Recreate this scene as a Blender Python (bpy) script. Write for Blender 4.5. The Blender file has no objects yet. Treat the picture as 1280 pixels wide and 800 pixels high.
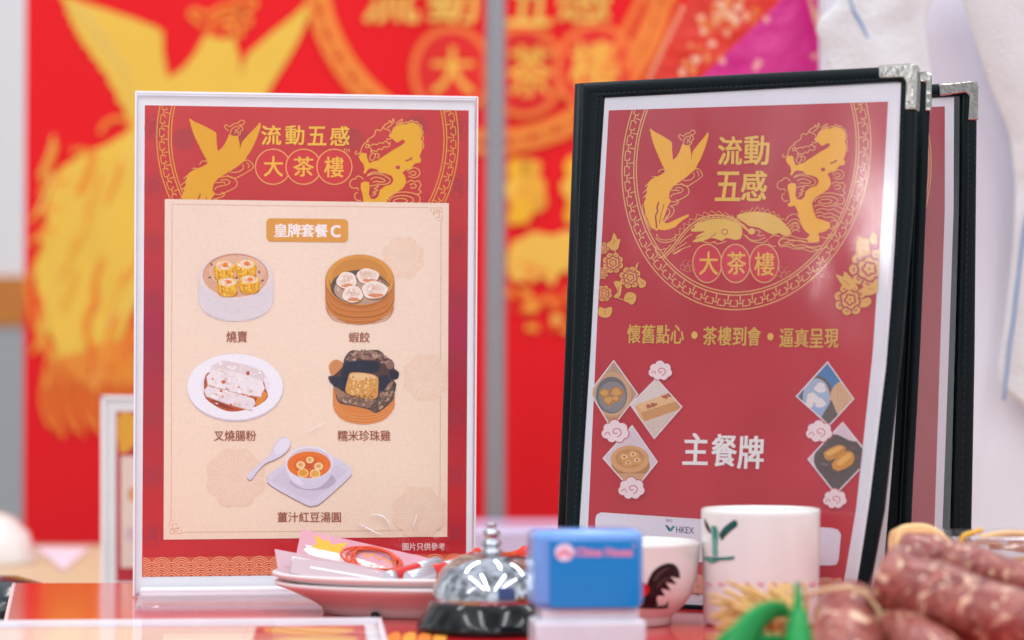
import bpy, bmesh, math, random
from mathutils import Vector, Matrix, noise
from mathutils.geometry import tessellate_polygon
random.seed(7)
S = bpy.context.scene
COL = S.collection

# ------------------------------------------------------------------ camera, world, lights, exposure
F = 85 / 36 * 1280                      # focal length in pixels of the 1280 px wide photograph
CAM = Vector((0, 0, 0.129))             # 129 mm above the counter
TH = math.atan(80 / F)
cd = bpy.data.cameras.new('camera'); cd.lens = 85; cd.sensor_width = 36
cd.clip_start = 0.05; cd.clip_end = 60
cd.dof.use_dof = True; cd.dof.focus_distance = 1.45; cd.dof.aperture_fstop = 5.2
cam = bpy.data.objects.new('camera', cd); COL.objects.link(cam)
cam.location = CAM; cam.rotation_euler = (math.pi / 2 + TH, 0, 0)
S.camera = cam
FW = Vector((0, math.cos(TH), math.sin(TH))); UP = Vector((0, -math.sin(TH), math.cos(TH)))

W = bpy.data.worlds.new('World'); S.world = W; W.use_nodes = True
wn = W.node_tree.nodes; wl = W.node_tree.links
bg = wn['Background']; bg.inputs['Strength'].default_value = 0.95
tc = wn.new('ShaderNodeTexCoord'); sp = wn.new('ShaderNodeSeparateXYZ'); mr = wn.new('ShaderNodeMapRange')
cr = wn.new('ShaderNodeValToRGB')
wl.new(tc.outputs['Generated'], sp.inputs[0]); wl.new(sp.outputs['Z'], mr.inputs['Value'])
mr.inputs['From Min'].default_value = -1; mr.inputs['From Max'].default_value = 1
wl.new(mr.outputs[0], cr.inputs[0])
wz = wn.new('ShaderNodeTexNoise'); wz.inputs['Scale'].default_value = 3.4; wz.inputs['Detail'].default_value = 3
wr = wn.new('ShaderNodeMapRange'); wr.inputs['From Min'].default_value = 0.38; wr.inputs['From Max'].default_value = 0.62
wr.inputs['To Min'].default_value = 0.35; wr.inputs['To Max'].default_value = 1.4
wv = wn.new('ShaderNodeVectorMath'); wv.operation = 'SCALE'                   # crowd, stalls and lit walls of the hall around
wl.new(tc.outputs['Generated'], wz.inputs['Vector']); wl.new(wz.outputs['Fac'], wr.inputs['Value'])
wl.new(cr.outputs[0], wv.inputs[0]); wl.new(wr.outputs[0], wv.inputs['Scale']); wl.new(wv.outputs[0], bg.inputs['Color'])
e = cr.color_ramp.elements
e[0].position = 0.28; e[0].color = (0.30, 0.27, 0.29, 1)
e[1].position = 0.95; e[1].color = (0.74, 0.77, 0.86, 1)
m_ = e.new(0.50); m_.color = (0.66, 0.68, 0.71, 1)
m_ = e.new(0.62); m_.color = (0.84, 0.87, 0.92, 1)

def area_light(name, loc, target, sx, sy, power, color=(1, 1, 1)):
    l = bpy.data.lights.new(name, 'AREA'); l.shape = 'RECTANGLE'; l.size = sx; l.size_y = sy
    l.energy = power; l.color = color
    o = bpy.data.objects.new(name, l); COL.objects.link(o); o.location = loc
    d = (Vector(target) - Vector(loc)).normalized()
    o.rotation_euler = d.to_track_quat('-Z', 'Y').to_euler()
    return o
# the hall's ceiling strips, running away from the counter towards the visitor side
for lx, w in ((-1.35, 1.0), (-0.55, 1.0), (0.75, 1.0), (1.7, 0.8)):
    l = bpy.data.lights.new('hall_strip_lamp', 'AREA'); l.shape = 'RECTANGLE'; l.size = 0.09; l.size_y = 5.2; l.energy = 30 * w; l.color = (0.97, 0.985, 1.0)
    o = bpy.data.objects.new('hall_strip_lamp', l); COL.objects.link(o); o.location = (lx, -2.0, 2.2); o.rotation_euler = (math.radians(-8), 0, 0)
for ly in (-2.3,):
    l = bpy.data.lights.new('hall_strip_lamp', 'AREA'); l.shape = 'RECTANGLE'; l.size = 2.0; l.size_y = 0.07; l.energy = 8; l.color = (0.97, 0.985, 1.0)
    o = bpy.data.objects.new('hall_strip_lamp', l); COL.objects.link(o); o.location = (-3.2, ly, 1.9); o.rotation_euler = (0, math.radians(-35), 0)
for lx in (-1.1, 0.3, 1.6):
    area_light('hall_strip_lamp', (lx, 2.0, 2.5), (lx * 0.6, 2.6, 0.1), 0.1, 1.8, 14, (0.97, 0.985, 1.0))

S.view_settings.view_transform = 'Standard'
try: S.view_settings.look = 'None'
except Exception: pass
S.view_settings.exposure = 0.28; S.view_settings.gamma = 1.0
try:
    S.cycles.use_denoising = True
    S.cycles.denoiser = 'OPENIMAGEDENOISE'
    S.cycles.denoising_prefilter = 'ACCURATE'
    S.cycles.max_bounces = 10; S.cycles.transparent_max_bounces = 16
    S.cycles.sample_clamp_indirect = 8.0
except Exception: pass

# ------------------------------------------------------------------ geometry helpers
def ray(px, py): return FW * 1.0 + Vector((1, 0, 0)) * ((px - 640) / F) + UP * ((400 - py) / F)
def at(px, py, D): return CAM + ray(px, py) * (D / ray(px, py).y)          # the point of that line of sight at distance D
def on_z(px, py, z=0.0):
    r = ray(px, py); return CAM + r * ((z - CAM.z) / r.z)
class Plane:
    def __init__(s, p, n): s.top = 0.00008; s.p = Vector(p); s.n = Vector(n).normalized(); s.n = -s.n if s.n.dot(CAM - s.p) < 0 else s.n
    @staticmethod
    def tri(a, b, c): return Plane(a, (b - a).cross(c - a))
    def __call__(s, px, py, off=0.0):
        r = ray(px, py); t = (s.p - CAM).dot(s.n) / r.dot(s.n)
        return CAM + r * t + s.n * off

def lin(c):
    if isinstance(c, str): c = tuple(int(c[i:i + 2], 16) for i in (0, 2, 4))
    return tuple((v / 255 / 12.92) if v / 255 <= 0.04045 else ((v / 255 + 0.055) / 1.055) ** 2.4 for v in c)

def obj(name, me, mat=None, parent=None):
    o = bpy.data.objects.new(name, me); COL.objects.link(o)
    if mat is not None and not me.materials: me.materials.append(mat)
    if parent is not None: o.parent = parent
    return o
def empty(name, label, cat, group=None, loc=None):
    o = bpy.data.objects.new(name, None); COL.objects.link(o); o.empty_display_size = 0.02
    tag(o, label, cat, group); return o
def tag(o, label, cat, group=None, kind=None):
    o['label'] = label; o['category'] = cat
    if group: o['group'] = group
    if kind: o['kind'] = kind
    return o
def structure(o): o['kind'] = 'structure'; return o
def mesh(name, verts, faces, smooth=False):
    me = bpy.data.meshes.new(name); me.from_pydata([tuple(v) for v in verts], [], faces); me.update()
    if smooth: me.polygons.foreach_set('use_smooth', [True] * len(me.polygons))
    return me
def from_bm(bm, name, smooth=False):
    bmesh.ops.recalc_face_normals(bm, faces=bm.faces)
    me = bpy.data.meshes.new(name); bm.to_mesh(me); bm.free()
    if smooth: me.polygons.foreach_set('use_smooth', [True] * len(me.polygons))
    return me
def smooth_angle(o, deg=40):
    me = o.data
    me.polygons.foreach_set('use_smooth', [True] * len(me.polygons))
    try: me.set_sharp_from_angle(angle=math.radians(deg))
    except Exception: pass
def bevel(o, w, seg=3):
    m = o.modifiers.new('bevel', 'BEVEL'); m.width = w; m.segments = seg; m.limit_method = 'ANGLE'; return o
def subsurf(o, n=2):
    m = o.modifiers.new('subsurf', 'SUBSURF'); m.levels = n; m.render_levels = n; return o
def catmull(pts, n=4, closed=True):
    out = []; L = len(pts)
    rng = range(L) if closed else range(L - 1)
    for i in rng:
        if closed: p0, p1, p2, p3 = pts[(i - 1) % L], pts[i], pts[(i + 1) % L], pts[(i + 2) % L]
        else: p0, p1, p2, p3 = pts[max(i - 1, 0)], pts[i], pts[i + 1], pts[min(i + 2, L - 1)]
        for k in range(n):
            t = k / n
            out.append(tuple(0.5 * ((2 * p1[d]) + (-p0[d] + p2[d]) * t + (2 * p0[d] - 5 * p1[d] + 4 * p2[d] - p3[d]) * t * t +
                                    (-p0[d] + 3 * p1[d] - 3 * p2[d] + p3[d]) * t ** 3) for d in range(len(p1))))
    if not closed: out.append(tuple(pts[-1]))
    return out
def lathe(prof, n=64, cx=0, cy=0, sx=1, sy=1):
    vs, fs = [], []
    for r, z in prof:
        for k in range(n):
            a = 2 * math.pi * k / n; vs.append((cx + r * math.cos(a) * sx, cy + r * math.sin(a) * sy, z))
    for i in range(len(prof) - 1):
        for k in range(n):
            k2 = (k + 1) % n; fs.append((i * n + k, i * n + k2, (i + 1) * n + k2, (i + 1) * n + k))
    vs += [(cx, cy, prof[0][1]), (cx, cy, prof[-1][1])]
    a, b = len(vs) - 2, len(vs) - 1
    for k in range(n):
        k2 = (k + 1) % n; fs.append((k2, k, a)); fs.append(((len(prof) - 1) * n + k, (len(prof) - 1) * n + k2, b))
    bm = bmesh.new()
    bv = [bm.verts.new(v) for v in vs]
    for f in fs:
        try: bm.faces.new([bv[i] for i in f])
        except ValueError: pass
    bmesh.ops.remove_doubles(bm, verts=bm.verts, dist=1e-6)
    return from_bm(bm, 'lathe', True)
def box_bm(bm, c, s, rot=None):
    r = bmesh.ops.create_cube(bm, size=1.0)
    M = Matrix.Translation(c) @ (rot or Matrix.Identity(4)) @ Matrix.Diagonal((s[0], s[1], s[2], 1))
    bmesh.ops.transform(bm, matrix=M, verts=r['verts']); return r['verts']
def box(name, c, s, mat, parent=None, rot=None, bev=0.0, seg=3):
    bm = bmesh.new(); box_bm(bm, c, s, rot); o = obj(name, from_bm(bm, name), mat, parent)
    if bev: bevel(o, bev, seg); smooth_angle(o, 50)
    return o
def slab(name, pts3, n, th, mat, parent=None, bev=0.0):
    """A flat sheet with outline pts3, thickness th, extruded against n."""
    bm = bmesh.new(); a = [bm.verts.new(p) for p in pts3]; b = [bm.verts.new(p - n * th) for p in pts3]
    bm.faces.new(a); bm.faces.new(b[::-1]); L = len(a)
    for i in range(L): bm.faces.new((a[i], b[i], b[(i + 1) % L], a[(i + 1) % L]))
    o = obj(name, from_bm(bm, name), mat, parent)
    if bev: bevel(o, bev, 2)
    return o
def tube_me(path, rad, n=10, cap=True):
    vs, fs = [], []; L = len(path); P = [Vector(p) for p in path]
    prev = None
    for i, p in enumerate(P):
        t = (P[min(i + 1, L - 1)] - P[max(i - 1, 0)]).normalized()
        u = prev if prev else (Vector((0, 0, 1)) if abs(t.z) < 0.9 else Vector((1, 0, 0)))
        u = (u - t * u.dot(t)).normalized(); v = t.cross(u); prev = u
        r = rad(i / (L - 1)) if callable(rad) else rad
        for k in range(n):
            a = 2 * math.pi * k / n; vs.append(p + u * (r * math.cos(a)) + v * (r * math.sin(a)))
    for i in range(L - 1):
        for k in range(n):
            k2 = (k + 1) % n; fs.append((i * n + k, i * n + k2, (i + 1) * n + k2, (i + 1) * n + k))
    if cap: fs.append(tuple(range(n))[::-1]); fs.append(tuple((L - 1) * n + k for k in range(n)))
    return vs, fs

# ------------------------------------------------------------------ materials
def mat(name, col, rough=0.5, metal=0.0, coat=0.0, spec=0.5, sss=0.0, noise_amt=0.0, noise_scale=40, bump=0.0, bump_scale=200,
        trans=0.0, ior=1.45, bump_dist=0.001):
    m = bpy.data.materials.new(name); m.use_nodes = True; nt = m.node_tree; b = nt.nodes['Principled BSDF']
    c = lin(col) if not (isinstance(col, tuple) and max(col) <= 1.0) else col
    b.inputs['Base Color'].default_value = (*c, 1); b.inputs['Roughness'].default_value = rough
    b.inputs['Metallic'].default_value = metal; b.inputs['Coat Weight'].default_value = coat; b.inputs['Coat Roughness'].default_value = 0.08
    b.inputs['Specular IOR Level'].default_value = spec; b.inputs['Transmission Weight'].default_value = trans; b.inputs['IOR'].default_value = ior
    if sss:
        b.inputs['Subsurface Weight'].default_value = sss; b.inputs['Subsurface Radius'].default_value = (0.006, 0.004, 0.003)
        b.inputs['Subsurface Scale'].default_value = 1.0
    t = nt.nodes.new('ShaderNodeTexCoord')
    if noise_amt:
        n = nt.nodes.new('ShaderNodeTexNoise'); n.inputs['Scale'].default_value = noise_scale; n.inputs['Detail'].default_value = 6
        nt.links.new(t.outputs['Object'], n.inputs['Vector'])
        x = nt.nodes.new('ShaderNodeMix'); x.data_type = 'RGBA'
        x.inputs[6].default_value = (*[v * (1 - noise_amt) for v in c], 1); x.inputs[7].default_value = (*[min(1, v * (1 + noise_amt)) for v in c], 1)
        nt.links.new(n.outputs['Fac'], x.inputs[0]); nt.links.new(x.outputs[2], b.inputs['Base Color'])
    if bump:
        n = nt.nodes.new('ShaderNodeTexNoise'); n.inputs['Scale'].default_value = bump_scale; n.inputs['Detail'].default_value = 5
        nt.links.new(t.outputs['Object'], n.inputs['Vector'])
        bp = nt.nodes.new('ShaderNodeBump'); bp.inputs['Strength'].default_value = bump; bp.inputs['Distance'].default_value = bump_dist
        nt.links.new(n.outputs['Fac'], bp.inputs['Height']); nt.links.new(bp.outputs[0], b.inputs['Normal'])
    return m
def clear_mat(name, tint, ior=1.45, rough=0.03, bump=0.0, scale=12.0, stretch=(1, 1, 1), base=0.0, gloss=1.0, graze=0.8):
    """Thin clear plastic: lets the sheet behind show and reflects the hall."""
    m = bpy.data.materials.new(name); m.use_nodes = True; nt = m.node_tree; nt.nodes.clear()
    out = nt.nodes.new('ShaderNodeOutputMaterial'); mx = nt.nodes.new('ShaderNodeMixShader')
    tr = nt.nodes.new('ShaderNodeBsdfTransparent'); tr.inputs[0].default_value = (*tint, 1)
    gl = nt.nodes.new('ShaderNodeBsdfGlossy'); gl.inputs['Roughness'].default_value = rough; gl.inputs['Color'].default_value = (gloss, gloss, gloss, 1)
    fr = nt.nodes.new('ShaderNodeLayerWeight'); fr.inputs['Blend'].default_value = 0.5
    pw = nt.nodes.new('ShaderNodeMath'); pw.operation = 'POWER'; pw.inputs[1].default_value = 5.0
    ad = nt.nodes.new('ShaderNodeMath'); ad.operation = 'MULTIPLY_ADD'; f0 = ((ior - 1) / (ior + 1)) ** 2 * 0.6 + base
    ad.inputs[1].default_value = graze; ad.inputs[2].default_value = f0
    nt.links.new(fr.outputs['Facing'], pw.inputs[0]); nt.links.new(pw.outputs[0], ad.inputs[0]); nt.links.new(ad.outputs[0], mx.inputs[0])
    nt.links.new(tr.outputs[0], mx.inputs[1]); nt.links.new(gl.outputs[0], mx.inputs[2]); nt.links.new(mx.outputs[0], out.inputs[0])
    if bump:
        t = nt.nodes.new('ShaderNodeTexCoord'); mp = nt.nodes.new('ShaderNodeMapping'); mp.inputs['Scale'].default_value = stretch
        n = nt.nodes.new('ShaderNodeTexNoise'); n.inputs['Scale'].default_value = scale; n.inputs['Detail'].default_value = 2.5
        bp = nt.nodes.new('ShaderNodeBump'); bp.inputs['Strength'].default_value = bump; bp.inputs['Distance'].default_value = 0.01
        nt.links.new(t.outputs['Object'], mp.inputs[0]); nt.links.new(mp.outputs[0], n.inputs['Vector'])
        nt.links.new(n.outputs['Fac'], bp.inputs['Height'])
        nt.links.new(bp.outputs[0], gl.inputs['Normal']); nt.links.new(bp.outputs[0], fr.inputs['Normal'])
    return m
def ink_mat(name, rough=0.55, amt=0.07, scale=160, cloth=False):
    m = bpy.data.materials.new(name); m.use_nodes = True; nt = m.node_tree; b = nt.nodes['Principled BSDF']
    b.inputs['Roughness'].default_value = rough; b.inputs['Specular IOR Level'].default_value = 0.3
    a = nt.nodes.new('ShaderNodeAttribute'); a.attribute_name = 'Col'
    t = nt.nodes.new('ShaderNodeTexCoord'); n = nt.nodes.new('ShaderNodeTexNoise'); n.inputs['Scale'].default_value = scale; n.inputs['Detail'].default_value = 6
    nt.links.new(t.outputs['Object'], n.inputs['Vector'])
    mr = nt.nodes.new('ShaderNodeMapRange'); mr.inputs['To Min'].default_value = 1 - amt; mr.inputs['To Max'].default_value = 1 + amt
    mr.inputs['From Min'].default_value = 0.25; mr.inputs['From Max'].default_value = 0.75
    nt.links.new(n.outputs['Fac'], mr.inputs['Value'])
    x = nt.nodes.new('ShaderNodeVectorMath'); x.operation = 'SCALE'
    nt.links.new(a.outputs['Color'], x.inputs[0]); nt.links.new(mr.outputs[0], x.inputs['Scale']); nt.links.new(x.outputs[0], b.inputs['Base Color'])
    return m

INK = ink_mat('printed_ink', 0.55, 0.045, 600); BANNER_INK = ink_mat('banner_ink', 0.45, 0.04, 12)
PAPER = mat('white_paper', (0.80, 0.82, 0.86), 0.6, noise_amt=0.03, noise_scale=120)
ACRYLIC = clear_mat('clear_acrylic', (0.985, 0.985, 0.985), 1.30, 0.02, bump=0.02, scale=6, graze=0.5)
ACRYLIC_EDGE = mat('frosted_acrylic', (0.86, 0.84, 0.90), 0.18, spec=0.6, noise_amt=0.06, noise_scale=60)
SLEEVE = clear_mat('plastic_sleeve', (0.96, 0.96, 0.97), 1.5, 0.10, bump=0.42, scale=5, stretch=(1.6, 1.3, 0.8), base=0.034)
BLACK = mat('black_vinyl', (0.003, 0.008, 0.0105), 0.36, spec=0.17, noise_amt=0.3, noise_scale=90, bump=0.5, bump_scale=900, bump_dist=0.0004)
THREAD = mat('dark_thread', (0.02, 0.035, 0.042), 0.7)
NICKEL = mat('nickel_corner', (0.42, 0.40, 0.37), 0.15, metal=1.0, bump=0.6, bump_scale=220, bump_dist=0.0005)
CHROME = mat('polished_chrome', (0.47, 0.49, 0.53), 0.07, metal=1.0)
BLACKP = mat('gloss_black_plastic', (0.005, 0.006, 0.007), 0.14, coat=0.1, spec=0.4)
PORC = mat('white_porcelain', (0.80, 0.78, 0.76), 0.18, coat=0.5, noise_amt=0.02, noise_scale=30)
MELA = mat('white_melamine', (0.80, 0.75, 0.75), 0.3, coat=0.25, noise_amt=0.03, noise_scale=40)
TABLE = mat('red_gloss_table', (0.62, 0.018, 0.022), 0.13, coat=0.3, noise_amt=0.05, noise_scale=9, bump=0.03, bump_scale=60)
WOOD = mat('pale_wood', (0.62, 0.44, 0.27), 0.5, noise_amt=0.12, noise_scale=7)
GREYM = mat('grey_metal_pole', (0.30, 0.31, 0.34), 0.35, metal=0.3, noise_amt=0.05)
WHITEW = mat('white_wall', (0.86, 0.87, 0.88), 0.8, noise_amt=0.02, noise_scale=3)

# ------------------------------------------------------------------ flat print: polygons, lines and lettering laid on a page
class Art:
    STEP = 1.2e-6
    def __init__(s, plane, base=0.0001, clip=None):
        s.P = plane; s.base = None; s.items = []; s.T = (0, 0, 1, 1, 0, 0); s.clip = clip or []
    def xf(s, ox=0, oy=0, kx=1, ky=None, shx=0, shy=0): s.T = (ox, oy, kx, kx if ky is None else ky, shx, shy); return s
    def t(s, p):
        ox, oy, kx, ky, shx, shy = s.T; return (ox + p[0] * kx + p[1] * shx, oy + p[1] * ky + p[0] * shy)
    def _clip(s, pts):
        for (a, b, c) in s.clip:                          # keep a*x + b*y + c >= 0
            out = []
            for i in range(len(pts)):
                p, q = pts[i], pts[(i + 1) % len(pts)]
                dp, dq = a * p[0] + b * p[1] + c, a * q[0] + b * q[1] + c
                if dp >= 0: out.append(p)
                if (dp >= 0) != (dq >= 0):
                    u = dp / (dp - dq); out.append((p[0] + (q[0] - p[0]) * u, p[1] + (q[1] - p[1]) * u))
            pts = out
            if len(pts) < 3: return []
        return pts
    def add(s, polys, col, raw=False):
        ps = []
        for p in polys:
            if not raw: p = [s.t(q) for q in p]
            p = s._clip(p)
            if len(p) >= 3: ps.append((p, None))
        if ps: s.items.append((ps, lin(col) if not (isinstance(col, tuple) and max(col) <= 1) else col))
    def poly(s, pts, col, sm=0):
        if sm: pts = catmull(pts, sm, True)
        s.add([pts], col)
    def line(s, pts, w, col, sm=0, closed=False, taper=False):
        if sm: pts = catmull(pts, sm, closed)
        q = [s.t(p) for p in pts]
        if closed: q = q + [q[0]]
        L = len(q); a, b = [], []
        for i in range(L):
            if closed: p0, p1 = q[i - 1] if i else q[-2], q[i + 1] if i < L - 1 else q[1]
            else: p0, p1 = q[max(i - 1, 0)], q[min(i + 1, L - 1)]
            dx, dy = p1[0] - p0[0], p1[1] - p0[1]; d = math.hypot(dx, dy) or 1
            h = w / 2 * ((1 - 0.75 * i / (L - 1)) if taper else 1)
            nx, ny = -dy / d * h, dx / d * h
            a.append((q[i][0] + nx, q[i][1] + ny)); b.append((q[i][0] - nx, q[i][1] - ny))
        s.add([[a[i], a[i + 1], b[i + 1], b[i]] for i in range(L - 1)], col, raw=True)
    def ell(s, cx, cy, rx, ry, col, rot=0, n=40, wob=0.0, a0=0, a1=2 * math.pi):
        c, sn = math.cos(rot), math.sin(rot); pts = []
        ph = random.random() * 9
        for k in range(n):
            t = a0 + (a1 - a0) * k / (n if abs(a1 - a0 - 2 * math.pi) < 1e-6 else n - 1)
            r = 1 + wob * math.sin(3 * t + ph) + wob * 0.7 * math.sin(5 * t + 2 * ph)
            x, y = rx * r * math.cos(t), ry * r * math.sin(t)
            pts.append((cx + x * c - y * sn, cy + x * sn + y * c))
        s.add([pts], col); return pts
    def drum(s, cx, cy, rx, ry, h, col, taper=1.0, n=30):
        pts = [(cx + rx * (taper if 0 < k < n else 1) * math.cos(math.pi * k / n), cy + h + ry * math.sin(math.pi * k / n)) for k in range(n + 1)]
        s.add([[(cx + rx, cy)] + pts + [(cx - rx, cy)]], col)
    def grad_ell(s, cx, cy, rx, ry, c0, c1, steps=6, dx=0, dy=0, rot=0, wob=0.0):
        A, B = lin(c0), lin(c1)
        for i in range(steps):
            f = i / (steps - 1) if steps > 1 else 0; k = 1 - 0.85 * f
            s.ell(cx + dx * f, cy + dy * f, rx * k, ry * k, tuple(B[j] + (A[j] - B[j]) * f for j in range(3)), rot, 28, wob)
    def text(s, body, x0, y0, x1, y1, col, bold=0.0, slope=0.0, lean=0.0):
        cu = bpy.data.curves.new('lettering', 'FONT'); cu.body = body; cu.size = 1; cu.resolution_u = 3
        to = bpy.data.objects.new('lettering', cu); COL.objects.link(to); bpy.context.view_layer.update()
        me = bpy.data.meshes.new_from_object(to.evaluated_get(bpy.context.evaluated_depsgraph_get()))
        vs = [v.co.copy() for v in me.vertices]; fs = [tuple(p.vertices) for p in me.polygons]
        bpy.data.objects.remove(to); bpy.data.curves.remove(cu); bpy.data.meshes.remove(me)
        ax, bx = min(v.x for v in vs), max(v.x for v in vs); ay, by = min(v.y for v in vs), max(v.y for v in vs)
        def m(v):
            u = (v.x - ax) / (bx - ax); w = (by - v.y) / (by - ay)
            x = x0 + u * (x1 - x0) + lean * w * (y1 - y0); return (x, y0 + w * (y1 - y0) + slope * u * (x1 - x0))
        d = bold * (y1 - y0)
        for ddx, ddy in (((0, 0),) if not bold else ((d, d * .6), (-d, d * .6), (d, -d * .6), (-d, -d * .6), (0, 0))):
            s.add([[(m(vs[i])[0] + ddx, m(vs[i])[1] + ddy) for i in f] for f in fs], col)
    def build(s, name, parent, material=None):
        vs, fs, cols = [], [], []
        base = s.P.top if s.base is None else s.base
        s.P.top = max(s.P.top, base + len(s.items) * s.STEP + 8e-6)
        for k, (ps, c) in enumerate(s.items):
            off = base + k * s.STEP
            for p, _ in ps:
                b = len(vs); vs += [s.P(x, y, off) for x, y in p]
                if len(p) == 3: tri = [(0, 1, 2)]
                else: tri = tessellate_polygon([[Vector((x, y, 0)) for x, y in p]])
                for t in tri:
                    a, bb, cc = (vs[b + i] for i in t)
                    f = tuple(b + i for i in t)
                    nrm = (bb - a).cross(cc - a)
                    if nrm.length < 1e-14: continue
                    if nrm.dot(s.P.n) < 0: f = f[::-1]
                    fs.append(f); cols.append(c)
        me = mesh(name, vs, fs)
        at_ = me.color_attributes.new('Col', 'FLOAT_COLOR', 'CORNER')
        data = []
        for c in cols: data += [*c, 1.0] * 3
        at_.data.foreach_set('color', data)
        s.items = []
        return obj(name, me, material or INK, parent)
def grid_print(name, plane, tl, tr, br, bl, nx, ny, colf, off, parent, material=None):
    vs, fs, cols = [], [], []
    for j in range(ny + 1):
        for i in range(nx + 1):
            u, v = i / nx, j / ny
            L_ = edge(tl, bl, v) if not callable(tl) else tl(v); R_ = edge(tr, br, v) if not callable(tr) else tr(v)
            vs.append(plane(L_[0] + (R_[0] - L_[0]) * u, L_[1] + (R_[1] - L_[1]) * u, off)); cols.append(lin(colf(u, v)))
    for j in range(ny):
        for i in range(nx):
            a = j * (nx + 1) + i; fs.append((a, a + nx + 1, a + nx + 2, a + 1))
    me = mesh(name, vs, fs); at_ = me.color_attributes.new('Col', 'FLOAT_COLOR', 'POINT')
    d = []
    for c in cols: d += [*c, 1.0]
    at_.data.foreach_set('color', d)
    return obj(name, me, material or INK, parent)
def edge(a, b, v): return (a[0] + (b[0] - a[0]) * v, a[1] + (b[1] - a[1]) * v)
def polyx(pts, y):
    for (x0, y0), (x1, y1) in zip(pts, pts[1:]):
        if y <= y1 or (x1, y1) == pts[-1]: return x0 + (x1 - x0) * (y - y0) / (y1 - y0)

GOLD, GOLD2, LINE = 'e2a52c', 'ecc255', 'e6a85a'

# ---- the shared emblems, in one drawing space (pixels of the phoenix / dragon on the leather bound menu's page)
def phoenix(a, gold, line, red, w=1.3, wl=1.0):
    """Space: 587 x 800, placed by a.T."""
    body = [(122,55),(145,75),(182,94),(222,117),(256,139),(268,152),(268,200),(275,268),(300,243),(316,215),(329,182),(337,158),(352,166),(372,170),(386,165),
            (389,190),(396,225),(395,268),(400,236),(408,207),(450,152),(486,110),(504,82),(512,92),(505,130),(490,180),(474,222),(456,265),(436,298),(425,328),
            (400,350),(370,376),(332,403),(302,424),(272,448),(252,480),(246,520),(262,540),(242,570),(226,618),(206,672),(226,690),(262,680),(300,660),(342,643),(378,629),(382,641),
            (342,666),(312,690),(290,714),(250,729),(216,736),(180,730),(165,738),(140,725),(118,692),(96,640),(84,590),(80,550),(94,520),(86,512),(102,480),(94,470),(106,440),(102,428),(121,404),
            (150,384),(186,369),(216,350),(224,336)]
    wing = []
    for (x0,y0),(x1,y1) in zip([(224,336),(200,290),(175,230),(150,170),(135,120)],[(200,290),(175,230),(150,170),(135,120),(122,55)]):
        for k in range(4):                                    # serrated outer wing edge
            f = k / 4; wing.append((x0+(x1-x0)*f-(5 if k % 2 else 0), y0+(y1-y0)*f))
    a.poly(body + wing, gold)
    a.line([(180,545),(168,585),(172,610),(158,640),(163,690),(165,722)], w*1.6, red, 3)
    a.line([(215,560),(204,600),(190,650),(185,690)], w*0.8, red, 3)
    for f in ([(335,138),(318,120),(312,105),(322,97),(342,108),(364,90),(386,86),(398,70),(416,70),(421,85),(405,100),(391,98),(410,116),(411,130),(396,140),(399,155),(386,165)],
              [(344,160),(350,128),(366,112),(384,108),(391,120),(380,130),(366,128)], [(366,155),(374,140),(384,142),(386,156)],
              [(88,446),(104,430),(130,425)], [(74,487),(94,468),(116,465)], [(74,522),(90,504),(112,500)], [(134,380),(150,377),(172,386)], [(176,352),(186,335),(206,329),(224,342)],
              [(80,560),(70,580),(74,610),(84,650),(100,690),(125,735)], [(92,600),(92,650),(110,690),(135,722)],
              [(420,330),(440,325),(462,345),(470,370),(454,388),(440,398),(420,413),(395,428),(376,440),(346,436),(326,420)], [(410,352),(416,374),(400,394),(370,404),(340,401)], [(432,340),(447,356),(440,376)],
              [(290,434),(330,429),(365,443),(381,470),(375,496),(350,515),(321,530),(290,545),(262,545)], [(290,455),(320,450),(341,464),(330,481),(300,490),(274,496),(256,515)], [(262,470),(300,468),(318,474)],
              [(250,572),(275,584),(281,610),(264,640),(240,656),(214,682)], [(240,590),(252,606),(246,630),(222,655)], [(262,575),(300,560),(312,545),(294,530)], [(192,690),(230,655),(255,620)]):
        a.line(f, wl, line, 4)
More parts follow.
